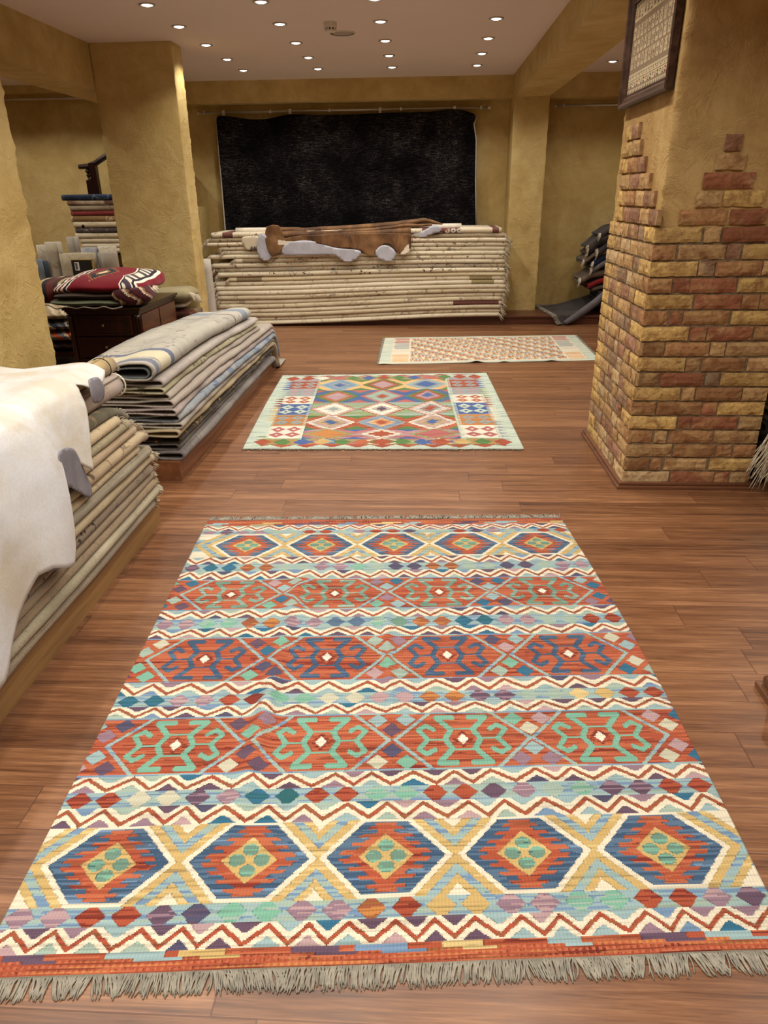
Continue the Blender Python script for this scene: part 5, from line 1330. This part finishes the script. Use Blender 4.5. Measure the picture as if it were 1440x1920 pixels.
# greenish-beige rug and kilim bundles behind the chest
lowb = empty('low_table', (-2.42, 7.33, 0), 'low dark table hidden behind the chest carrying rolled kilims', 'table')
b = MB(); b.box(-2.62, -2.22, 7.12, 7.54, 0.36, 0.40, 0.004); b.build('table_top', M['cherry'], lowb)
for x in (-2.59, -2.25):
    for y in (7.15, 7.51):
        b = MB(); b.box(x-0.02, x+0.02, y-0.02, y+0.02, 0, 0.36); b.build('leg', M['cherry'], lowb)
kmt = m_carpet('kb', rgb(92, 40, 44), rgb(120, 90, 60), rgb(60, 66, 50), 14, .9, c4=rgb(150, 120, 80))
lroll(kmt, (-2.62, 7.30, 0.47), 'X', 0.36, 0.055, 'rolled kilim with red and green stripes behind the right side of the chest', seed=9, cat='rug', name='rolled_kilim')
lroll(m_carpet('kb2', rgb(70, 52, 48), rgb(110, 96, 80), rgb(170, 150, 110), 14, .7), (-2.62, 7.42, 0.47), 'X', 0.36, 0.05, 'dark patterned rolled kilim half hidden behind the striped one', seed=10, cat='rug', name='rolled_kilim')
o = pad('folded_rug', M['creamroll'], -2.60, -2.36, 7.2, 7.5, 0.53, 0.585, 5, 10, 0.01, 17); tag(o, 'small white folded cloth on the rolled kilims behind the chest', 'rug')
o = pad('folded_rug', m_carpet('kb3', rgb(132, 122, 92), rgb(156, 146, 112), olive, 20, .4), -2.66, -2.28, 7.13, 7.53, 0.585, 0.72, 5, 18, 0.02, 19); tag(o, 'greenish-beige folded rug behind the chest against the pillar', 'rug')
st = []
for k in range(40):
    t_ = k/40; st.append(((-2.29, 7.16+0.3*t_, 0.69-0.05*t_), (1, rnd.uniform(-.4, .4), -0.8), rnd.uniform(.03, .08), 0.002, 0.05))
strands('fringe', M['fringe_cream'], st, o, n=3)

# ---- kilims heaped left of the chest -----------------------------------
pl = empty('low_bench', (-3.75, 7.35, 0), 'low dark wooden bench left of the chest under a heap of kilims', 'bench')
b = MB(); b.box(-4.25, -3.22, 6.95, 7.85, 0.10, 0.15, 0.005); b.build('board', M['cherry'], pl)
for x in (-4.2, -3.27):
    for y in (7.0, 7.8):
        b = MB(); b.box(x-0.025, x+0.025, y-0.025, y+0.025, 0, 0.10); b.build('leg', M['cherry'], pl)
def stripes_fn(pal, ka=3.0, kb=3.0, kc=0.6):
    return lambda a, b_, c: rgb(*pal[int((a*ka+b_*kb+c*kc+20)*1.0+0.4*math.sin(a*9)) % len(pal)])
heap = [(-4.2, -3.30, .15, .235, [(40, 30, 30), (92, 74, 58), (36, 30, 34), (70, 40, 36)], 'dark bordered folded kilim, lowest on the bench left of the chest'),
        (-4.2, -3.33, .235, .345, [(206, 96, 52), (104, 132, 150), (226, 206, 168), (170, 50, 50), (206, 130, 70), (120, 140, 140)], 'bright orange, blue and cream zigzag kilim on the bench left of the chest'),
        (-4.15, -3.36, .345, .44, [(70, 74, 82), (190, 180, 160), (54, 60, 72), (120, 120, 124)], 'blue-black and cream patterned kilim above the orange one left of the chest'),
        (-4.2, -3.42, .44, .54, [(178, 160, 128), (150, 130, 100), (196, 182, 152)], 'beige fringed folded rug on top of the kilim heap left of the chest')]
for i, (x0, x1, z0, z1, pal, lab) in enumerate(heap):
    o = pad('folded_kilim', M['weave_obj'], x0, x1, 6.98, 7.8, z0, z1+0.004, 5, 40, 0.02, 23+i, stripes_fn(pal, 9, 5)); tag(o, lab, 'rug')

# ---- standing rolls in the left room ------------------------------------
def standing(px0, px1, zt, Y, mt, label, squash=1.0, seed=0, turns=3.2, lean=(0, 0), th=0.012):
    x0, x1 = px0, px1
    return lroll(mt, ((x0+x1)/2, Y, 0.0), 'Z', zt, (x1-x0)/2, label, squash=squash, seed=seed, turns=turns, lean=lean, th=th)
mc = m_carpet('sr1', rgb(176, 166, 146), rgb(200, 190, 170), taupe, 6, .7); mg = m_carpet('sr2', rgb(150, 142, 128), rgb(172, 164, 150), taupe, 12, .4); mbl = m_carpet('sr3', rgb(104, 114, 126), rgb(140, 146, 148), bluec, 9, .6)
R83 = [-4.429, -4.323, -4.225, -4.03, -4.286, -4.195, -4.245, -4.16, -4.11, -4.048, -4.046, -3.615, -3.647, -3.416, -4.18, -4.028, -3.961, -3.734, -3.781, -3.529]
standing(R83[0], R83[1], 1.06, 8.5, mc, 'small cream rolled carpet with a brown band standing left in the side room', seed=11)
standing(R83[2], R83[3], 1.10, 8.3, mc, 'tall cream rolled carpet with scroll border, left of the labelled roll', seed=12)
standing(R83[4], R83[5], 0.93, 8.15, mbl, 'blue-grey rolled carpet standing against the near pillar edge', seed=13)
standing(R83[6], R83[7], 0.91, 8.2, m_carpet('sr5', rgb(50, 58, 70), rgb(74, 84, 96), blueg, 20, .5), 'narrow dark blue-grey rolled carpet between two lighter rolls', seed=14, turns=2.5)
standing(R83[8], R83[9], 0.955, 8.3, mc, 'thin cream roll squeezed between the tall roll and the labelled roll', seed=15, turns=2.2)
big = standing(R83[10], R83[11], 0.985, 8.25, m_carpet('sr6', rgb(172, 160, 134), rgb(198, 188, 164), olive, 7, .7), 'wide beige rolled carpet with a black label and barcode', squash=0.55, seed=16, turns=3.2)
standing(R83[12], R83[13], 0.985, 8.3, mg, 'grey-beige rolled carpet right of the labelled one', squash=0.8, seed=17)
standing(R83[14], R83[15], 1.13, 8.75, mg, 'grey rolled carpet standing behind beside the folded stack', seed=18)
standing(R83[16], R83[17], 1.02, 8.6, m_carpet('sr9', rgb(92, 104, 128), rgb(190, 188, 182), bluec, 10, .6), 'blue and white rolled carpet behind the labelled one', squash=0.7, seed=19)
standing(R83[18], R83[19], 1.03, 8.65, mc, 'pale rolled carpet behind the grey-beige one next to the pillar', squash=0.8, seed=20)
# label on the wide roll
lx0, lx1, lz0, lz1 = (-3.866, -3.638, 0.738, 0.922)
ly = 8.25-(R83[11]-R83[10])/2*0.55
b = MB(); b.box(lx0, lx1, ly-0.012, ly+0.02, lz0, lz1, 0.002); o = b.build('label', m_plain('black_label', rgb(34, 30, 30), 0.5), big); o['label'] = 'black paper label with white sticker'
b = MB(); b.box(lx0+0.035, lx0+0.085, ly-0.016, ly-0.012, lz0+0.075, lz1-0.02); o2 = b.build('sticker', m_plain('white_sticker', rgb(226, 226, 226), 0.5), o)
b = MB()
x = lx0+0.041
while x < lx0+0.068:
    w = rnd.choice([0.0008, 0.0016, 0.0024]); b.box(x, x+w, ly-0.0172, ly-0.016, lz0+0.085, lz1-0.03); x += w+rnd.choice([0.001, 0.002])
b.build('barcode', m_plain('black_ink', rgb(16, 16, 18), 0.6), o2)
b = MB()
for (a0, a1, c0, c1) in ((lx0-0.008, lx1+0.008, lz1, lz1+0.006), (lx1+0.002, lx1+0.008, lz0, lz1+0.006)): b.box(a0, a1, ly-0.014, ly+0.02, c0, c1)
b.build('gold_rim', m_plain('gold_edge', rgb(176, 146, 78), 0.5), o)

# ---- folded stack in the left room ----------------------------------------
SL = [(.055, -4.20, m_carpet('d1', cream, cream2, taupe, 9, .2), 'plain cream'), (.055, -4.21, m_carpet('d2', cream, cream2, taupe, 9, .2), 'light cream'),
      (.055, -4.22, m_carpet('d3', beige2, cream, taupe, 9, .3), 'pale beige'), (.065, -4.27, m_carpet('d4', beige2, cream, dk2, 7, .5), 'cream with faint scrolls'), (.06, -4.26, m_carpet('d5', rgb(70, 62, 62), rgb(92, 84, 80), grey2, 9, .7), 'dark grey'),
      (.068, -4.27, m_carpet('d6', rgb(196, 176, 140), cream, rgb(26, 22, 24), 5, 1.0, c4=rgb(28, 24, 26)), 'black and cream medallion'), (.068, -4.29, m_carpet('d7', rgb(128, 98, 62), rgb(150, 120, 80), cream, 6, .8), 'gold-brown leafy'),
      (.055, -4.28, m_carpet('d8', rgb(132, 56, 56), rgb(150, 70, 66), maroon, 9, .3), 'rusty red'), (.058, -4.28, m_carpet('d9', rgb(130, 112, 90), taupe2, dk2, 8, .5), 'taupe brown'), (.058, -4.30, m_carpet('da', rgb(116, 84, 62), rgb(200, 186, 160), maroon, 9, .9, c4=rgb(70, 30, 26)), 'brown and white bordered'),
      (.066, -4.36, m_carpet('db', rgb(28, 36, 52), rgb(44, 56, 78), blueg, 6, .6), 'dark navy blue')]
z = 0.0
tb = empty('display_table', (-3.7, 9.6, 0), 'plain low table hidden under the folded stack in the left room', 'table')
zt0 = 1.582-sum(s[0] for s in SL)
b = MB(); b.box(-4.15, -3.0, 9.25, 9.72, zt0-0.03, zt0, 0.004); b.build('table_top', M['cherry'], tb)
for x in (-4.1, -3.05):
    for y in (9.3, 9.68):
        b = MB(); b.box(x-0.03, x+0.03, y-0.03, y+0.03, 0, zt0-0.03); b.build('leg', M['cherry'], tb)
z = zt0
for i, (H, x0, mt, ds) in enumerate(SL):
    o = fold_rug('folded_carpet', mt, 'S', (x0, 9.2, z), 0.5, -3.0-x0, H*1.01, th=H*.42, seed=i+110, wave=0.004, ny=26)
    tag(o, '%s folded carpet, %s in left room stack' % (ds, ordn(i, len(SL))), 'carpet', 'folded carpets in the tall stack of the left room'); z += H
# ---- banister on the stair block ------------------------------------------
ban = empty('stair_banister', (-4.0, 9.8, 1.42), 'dark wooden stair banister with turned baluster rising behind the left stack', 'banister')
BP = [(-4.346,1.901),(-4.228,1.906),(-4.134,1.935),(-4.028,1.993),(-3.968,2.023)]
b = MB()
pts = [(p[0], 9.8, p[1]) for p in BP]+[(BP[-1][0]+0.4, 9.8, BP[-1][1]+0.22)]
b.tube(pts, [0.028, 0.034, 0.034, 0.034, 0.034, 0.034], 8, flat=1.0); b.build('handrail', M['cherry'], ban, smooth=False)
BN = [(-4.163,1.734)]; nx_ = BN[0][0]
b = MB(); b.box(nx_-0.042, nx_+0.042, 9.76, 9.84, 1.42, [(-4.146,1.941)][0][1]); b.build('newel_post', M['cherry'], ban)
BB = [(-4.241,1.760)]; bx_ = BB[0][0]; zt_ = [(-4.229,1.900)][0][1]; zb_ = [(-4.251,1.748)][0][1]
b = MB(); b.box(bx_-0.03, bx_+0.03, 9.77, 9.83, 1.42, zb_); b.lathe([(0.022, zb_), (0.012, zb_+.03), (0.03, zb_+(zt_-zb_)*.35), (0.012, zb_+(zt_-zb_)*.48), (0.036, zb_+(zt_-zb_)*.66), (0.014, zb_+(zt_-zb_)*.85), (0.02, zt_+0.01)], bx_, 9.8, 12); b.build('baluster', M['cherry'], ban)
for i, (mt, H, ds) in enumerate(((mbl, .10, 'blue'), (m_carpet('e1', rgb(120, 92, 68), taupe2, dk, 12, .8), .06, 'brown'), (mc, .06, 'beige'), (m_carpet('e2', rgb(70, 48, 40), taupe, cream, 12, .8), .06, 'dark brown'), (mc, .06, 'cream'), (m_carpet('e3', tan, cream, dk2, 12, .3), .06, 'tan'))):
    zz = 1.42+[0, .10, .16, .22, .28, .34][i]
    o = fold_rug('folded_carpet', mt, 'S', (-3.86+0.01*(i % 2), 10.0, zz), 0.32, 0.8, H, th=H*.42, seed=i+140, ny=12); tag(o, '%s folded carpet in the small pile behind the banister post' % ds, 'carpet', 'small pile of folded carpets behind the banister')

# ---- dark overdyed carpets in the right alcove ------------------------------
blk = m_carpet('f1', rgb(46, 42, 42), rgb(66, 60, 58), rgb(90, 84, 80), 14, .4); gry = m_carpet('f2', rgb(92, 88, 92), rgb(116, 112, 116), rgb(70, 66, 70), 14, .4); navy = m_carpet('f3', rgb(26, 38, 66), rgb(36, 50, 84), rgb(60, 76, 110), 14, .4)
brn = m_carpet('f4', rgb(92, 78, 66), rgb(120, 104, 90), rgb(60, 50, 44), 40, .6); redc = m_carpet('f5', rgb(110, 22, 24), rgb(134, 32, 32), maroon, 14, .4); tealc = m_carpet('f6', rgb(60, 100, 108), rgb(80, 120, 126), navy and rgb(40, 60, 70), 14, .4)
SR = [  # x0, z, H, slope, material, label
 (2.30, .125, .055, .0, redc, 'dark red folded carpet, bottom of the pile in the right alcove'),
 (2.28, .18, .055, .0, brn, 'brown folded carpet, second from bottom of the pile in the right alcove'),
 (2.26, .235, .055, .0, blk, 'black folded carpet, third from bottom of the pile in the right alcove'),
 (2.24, .29, .055, .02, navy, 'dark blue folded carpet low in the pile in the right alcove'),
 (2.25, .345, .055, .04, blk, 'black-grey folded carpet in the middle of the pile in the right alcove'),
 (2.16, .40, .06, .06, brn, 'brown folded carpet drooping in the middle of the right alcove pile'),
 (2.10, .455, .07, .12, redc, 'bright red carpet edge in the middle of the right alcove pile'),
 (2.00, .52, .085, .14, brn, 'thick grey-brown carpet with looped edge in the right alcove pile'),
 (2.25, .60, .07, .10, tealc, 'teal rolled carpet edge in the right alcove pile'),
 (2.13, .66, .08, .16, gry, 'medium grey carpet with long white fringe in the right alcove pile'),
 (2.14, .735, .08, .16, navy, 'navy blue carpet with white fringed end in the right alcove pile'),
 (2.02, .78, .06, .18, brn, 'grey-brown carpet curling out at the left of the right alcove pile'),
 (2.18, .86, .12, .20, blk, 'charcoal carpet with pale edge, right of the tallest curl in the alcove pile'),
 (2.06, .90, .13, .22, blk, 'charcoal carpet with white fringed curl, second from top in the alcove pile'),
 (2.19, 1.07, .07, .16, blk, 'charcoal rolled carpet topmost in the right alcove pile'),
]
tb = empty('low_table', (2.9, 9.85, 0.11), 'low dark stand under the dark carpet pile in the right alcove', 'table')
for i, (x0, z, H, sl, mt, lab) in enumerate(SR):
    def dfm(X, Y, Z, x0=x0, sl=sl, z=z): return X, Y, Z+sl*min(0.9, (X-x0))+(-0.10*sl*4*(1-sstep(0, .16, X-x0)))
    o = fold_rug('folded_carpet', mt, 'S', (x0, 9.62+0.01*(i % 3), z-0.005), 0.5, 3.4-x0, H*.92, th=min(.02, H*.4), seed=i+160, deform=dfm, wave=0.006, ny=30, loop=.3)
    tag(o, lab, 'carpet')
    if i >= 7 and i not in (8,):
        st = []
        for k in range(46):
            a_ = rnd.uniform(-PI*.5, PI*.5); zz = z+H/2+math.sin(a_)*H*0.42; yy = 9.62+H*.4-math.cos(a_)*H*0.42
            X, Y, Z = dfm(x0, yy, zz); st.append(((X+0.004, Y, Z), (-0.8, rnd.uniform(-.6, .1), rnd.uniform(-.8, .1)), rnd.uniform(.02, .045), 0.0032, 0.02))
        strands('fringe', M['creamroll'], st, o, n=3, seg=3)
b = MB(); b.box(2.3, 3.6, 9.66, 10.2, 0.11, 0.12); b.build('board', M['cherry'], tb)
o = MB(); o.box(2.28, 2.36, 9.52, 9.56, 0.15, 0.19, 0.004); o = o.build('wood_offcut', M['plytan']); tag(o, 'small pale block of wood on the step beside the brick pillar', 'wood block')
# draped dark carpet running over the step onto the floor
V = []; F = []; U = []; nu, nv = 60, 34
A = [(1.57, 10.18, .122), (1.60, 9.95, .118), (1.63, 9.70, .118), (1.66, 9.45, .118), (1.69, 9.385, .10), (1.72, 9.36, .04), (1.74, 9.32, .010)]    # fringed left end, back to front
Bq = [(2.5, 10.2, .34), (2.5, 10.0, .30), (2.5, 9.85, .26), (2.48, 9.70, .26), (2.45, 9.60, .34), (2.42, 9.53, .42), (2.36, 9.47, .46)]
def pl_(P, t_):
    k = t_*(len(P)-1); i = min(int(k), len(P)-2); f_ = k-i
    return tuple(P[i][q]+(P[i+1][q]-P[i][q])*f_ for q in range(3))
for j in range(nv+1):
    t_ = j/nv; a_ = pl_(A, t_); b_ = pl_(Bq, t_)
    for i in range(nu+1):
        s = i/nu; x = a_[0]+(b_[0]-a_[0])*s; y = a_[1]+(b_[1]-a_[1])*s; zz = a_[2]+(b_[2]-a_[2])*(s**1.7)
        if zz < 0.118 and y > 9.40: zz = 0.118
        zz += 0.02*sstep(.1, .6, s)*math.sin(t_*9+s*3); 
        V.append((x, y, zz)); U.append((x, y+zz))
for j in range(nv):
    for i in range(nu): F.append((j*(nu+1)+i, j*(nu+1)+i+1, (j+1)*(nu+1)+i+1, (j+1)*(nu+1)+i))
dr = mesh('draped_carpet', V, F, blk, uv=U); sm_ = dr.modifiers.new('thick', 'SOLIDIFY'); sm_.thickness = 0.010; sm_.offset = 1
tag(dr, 'charcoal carpet with grey fringe slipping from the alcove step onto the floor', 'carpet')
b = MB(); fp = [(1.80, 9.33, .035), (1.90, 9.37, .085), (2.02, 9.40, .16), (2.16, 9.43, .26), (2.3, 9.46, .38), (2.45, 9.5, .50)]
b.tube(fp, [.03, .04, .045, .045, .04, .04], 14); b.U = [(v_[0], v_[1]+v_[2]) for v_ in b.V]; b.build('rolled_front_edge', gry, dr, smooth=True, uv=True)
st = []
for k in range(150):
    t_ = k/150; a_ = pl_(A, t_); st.append(((a_[0]+0.005, a_[1], a_[2]+0.012), (-0.8, -0.25+rnd.uniform(-.2, .2), -0.05), rnd.uniform(.04, .07), 0.0035, 0.008 if a_[2] > .1 else 0.0))
strands('fringe', M['fringe'], st, dr, n=3, seg=3)

# ---- fringed pile right of the brick pillar -----------------------------------
SF = [(.0, .10, blk, 'black'), (.10, .09, gry, 'grey'), (.19, .08, brn, 'brown'), (.27, .08, blk, 'charcoal'), (.35, .08, gry, 'ash grey'), (.43, .08, brn, 'grey-brown'), (.51, .08, blk, 'coal black'), (.59, .08, gry, 'slate grey')]
for i, (z, H, mt, ds) in enumerate(SF):
    o = fold_rug('folded_carpet', mt, 'S', (1.93+0.01*(i % 3), 3.93+0.02*(i % 2), z+0.003), 0.75, 0.9, H*.96, th=.018, seed=i+190, wave=.006, ny=16, loop=.3)
    tag(o, '%s folded carpet in the pile right of the brick pillar, %s' % (ds, ordn(i, len(SF))), 'carpet', 'folded carpets in the pile right of the brick pillar')
fr = sheet('fringed_rug', m_carpet('g1', rgb(112, 106, 110), rgb(136, 130, 132), rgb(90, 84, 86), 20, .4), 'y', 3.80, [(1.90, 0.20), (1.885, 0.34), (1.92, 0.40), (2.2, 0.42), (2.6, 0.42), (2.6, 0.16), (2.2, 0.12), (1.97, 0.14)], 0.012, 0.03, lambda a, c: 0.02*math.sin(a*12))
tag(fr, 'grey rug with long cream fringe spilling out right of the brick pillar', 'rug')
st = []
for k in range(150):
    t_ = k/150; zz = 0.36-0.02*rnd.random() if k % 3 else 0.30*rnd.random()+0.1; x = 1.875+0.11*rnd.random()
    st.append(((x, 3.80-0.03*rnd.random(), 0.24+0.16*rnd.random()), (rnd.uniform(-.55, .15), rnd.uniform(-.25, .05), rnd.uniform(-1, -.3)), rnd.uniform(.08, .2), 0.0026, rnd.uniform(.02, .06)))
for k in range(60):
    x = 1.9+0.25*rnd.random(); st.append(((x, 3.785, 0.17), (rnd.uniform(-.2, .2), -.1, -1), rnd.uniform(.09, .13), 0.0026, .01))
strands('fringe', M['fringe_cream'], st, fr, n=4, seg=6)

# ---- framed textile on the side of the brick pillar ----------------------------
FX = BX0-0.004
PF = [(4.691,1.983),(3.796,1.956),(4.743,2.490),(3.853,2.352)]
fy0, fy1, fz0, fz1 = 3.905, 4.80, 1.975, 2.535
fr_ = empty('framed_textile', (FX, 4.35, 2.25), 'dark brown frame with an embroidered textile hanging on the side of the brick pillar', 'picture')
fmat = m_wood('dark_brown_frame_wood', rgb(44, 30, 24), rgb(66, 46, 36), rgb(96, 72, 58), 0.32, 'Y')
def bar(a0, a1, horiz, pos, sgn):
    """mitred moulding: profile stepped outward from the wall"""
    prof = [(0.0, 0.0), (0.0, 0.034), (0.010, 0.040), (0.022, 0.036), (0.028, 0.026), (0.042, 0.024), (0.052, 0.018), (0.062, 0.018), (0.066, 0.010), (0.066, 0.0)]
    V = []; F = []
    for e in (0, 1):
        for (w, d) in prof:
            a = a0+w if e == 0 else a1-w
            V.append((FX-d, a, pos+sgn*w) if horiz else (FX-d, pos+sgn*w, a))
    n = len(prof)
    for i in range(n-1): F.append((i, i+1, n+i+1, n+i))
    F.append(tuple(range(n))); F.append(tuple(range(2*n-1, n-1, -1)))
    mesh('frame_bar', V, F, fmat, fr_, smooth=False)
bar(fy0, fy1, True, fz0, 1); bar(fy0, fy1, True, fz1, -1); bar(fz0, fz1, False, fy0, 1); bar(fz0, fz1, False, fy1, -1)
NY, NZ = 150, 88; ty0, ty1, tz0, tz1 = fy0+0.06, fy1-0.06, fz0+0.06, fz1-0.06
tanb = rgb(150, 128, 96); dkb = rgb(74, 58, 48); ltb = rgb(196, 178, 142); rdb = rgb(120, 44, 40)
img = [[tanb]*NY for _ in range(NZ)]
r3 = random.Random(5)
for j in range(NZ):
    for i in range(NY):
        c = tanb if 22 <= j < 68 else ltb
        if 22 <= j < 68: c = rgb(128, 108, 84)
        if j < 5: c = dkb if (i % 6) < 5-j else ltb
        if j in (5, 6, 13, 20, 21, 68, 69, 80): c = rgb(130, 112, 84)
        if 86 > j >= 82: c = dkb if (i % 6) < j-80 else ltb
        img[j][i] = c
def stamp(ci, cj, w, h, c, sd):
    q = random.Random(sd); pat = [[q.random() < 0.55 for _ in range(w)] for _ in range(h)]
    for a in range(h):
        for b_ in range(w):
            if pat[a][b_]:
                for i in (ci+b_, ci-b_):
                    if 0 <= i < NY and 0 <= cj+a < NZ: img[cj+a][i] = c
for k in range(19): stamp(5+k*8, 7, 3, 5, dkb if k % 4 else rdb, 3+k % 3)
for k in range(24): stamp(3+k*6, 15, 2, 4, dkb, 8+k % 2)
for k in range(14): stamp(6+k*11, 71, 4, 8, rdb if k % 5 == 0 else dkb, 20+k % 3)
for k in range(11):
    for m_ in range(3):
        stamp(8+k*13+(m_ % 2)*5, 25+m_*14, 5, 12, ltb, 40+(k+m_) % 5); stamp(8+k*13+(m_ % 2)*5, 29+m_*14, 2, 3, dkb if (k+m_) % 3 else rdb, 60+k)
V = []; F = []; Cc = []
for j in range(NZ+1):
    for i in range(NY+1): V.append((FX-0.008, ty0+(ty1-ty0)*(1-i/NY), tz0+(tz1-tz0)*j/NZ))
for j in range(NZ):
    for i in range(NY): F.append((j*(NY+1)+i, j*(NY+1)+i+1, (j+1)*(NY+1)+i+1, (j+1)*(NY+1)+i)); Cc.append(img[j][i])
mesh('textile', V, F, M['weave_obj'], fr_, colors=Cc, smooth=False)
b = MB(); b.box(FX-0.006, FX+0.001, fy0+0.02, fy1-0.02, fz0+0.02, fz1-0.02); b.build('backing_board', fmat, fr_)

# ---- moulded furniture foot at the right edge -----------------------------------
cb = empty('wooden_cabinet_base', (1.5, 1.6, 0), 'corner of a dark brown moulded wooden base at the right edge of the photo', 'furniture')
cw = m_wood('brown_base_wood', rgb(66, 40, 24), rgb(92, 58, 36), rgb(118, 80, 52), 0.3, 'Y')
b = MB(); b.box(1.142, 1.9, 1.1, 2.055, 0, 0.022, 0.006); b.build('plinth', cw, cb)
b = MB(); b.box(1.157, 1.88, 1.12, 2.045, 0.022, 0.055, 0.014); b.build('torus_moulding', cw, cb)
b = MB(); b.box(1.185, 1.86, 1.15, 2.02, 0.055, 0.20, 0.008); b.build('body', cw, cb)

# ================================================================= CAMERA, WORLD, VIEW
cam = bpy.data.cameras.new('camera'); co = bpy.data.objects.new('camera', cam); COL.objects.link(co)
cam.sensor_fit = 'HORIZONTAL'; cam.sensor_width = 36.0; cam.lens = 36.0*1342.0/1440.0; cam.clip_start = 0.05
Rm = [[0.998632, 0.010157, -0.051285], [0.050982, -0.406493, 0.91223], [-0.011582, -0.913597, -0.406455]]
right = Vector((Rm[0][0], Rm[1][0], Rm[2][0])); down = Vector((Rm[0][1], Rm[1][1], Rm[2][1])); fwd = Vector((Rm[0][2], Rm[1][2], Rm[2][2]))
mw = Matrix.Identity(4)
for i in range(3):
    mw[i][0] = right[i]; mw[i][1] = -down[i]; mw[i][2] = -fwd[i]
mw[2][3] = 1.55
co.matrix_world = mw
SC.camera = co
w = bpy.data.worlds.new('world'); SC.world = w; w.use_nodes = True
w.node_tree.nodes['Background'].inputs[0].default_value = (1.0, 0.86, 0.72, 1); w.node_tree.nodes['Background'].inputs[1].default_value = 0.02
SC.view_settings.view_transform = 'Standard'; SC.view_settings.look = 'None'
SC.view_settings.exposure = EXPO; SC.view_settings.gamma = 1.0; SC.view_settings.use_curve_mapping = False
SC.cycles.use_light_tree = True
SC.cycles.max_bounces = 8; SC.cycles.diffuse_bounces = 5; SC.cycles.glossy_bounces = 3
SC.cycles.sample_clamp_indirect = 6.0
SC.cycles.use_denoising = True
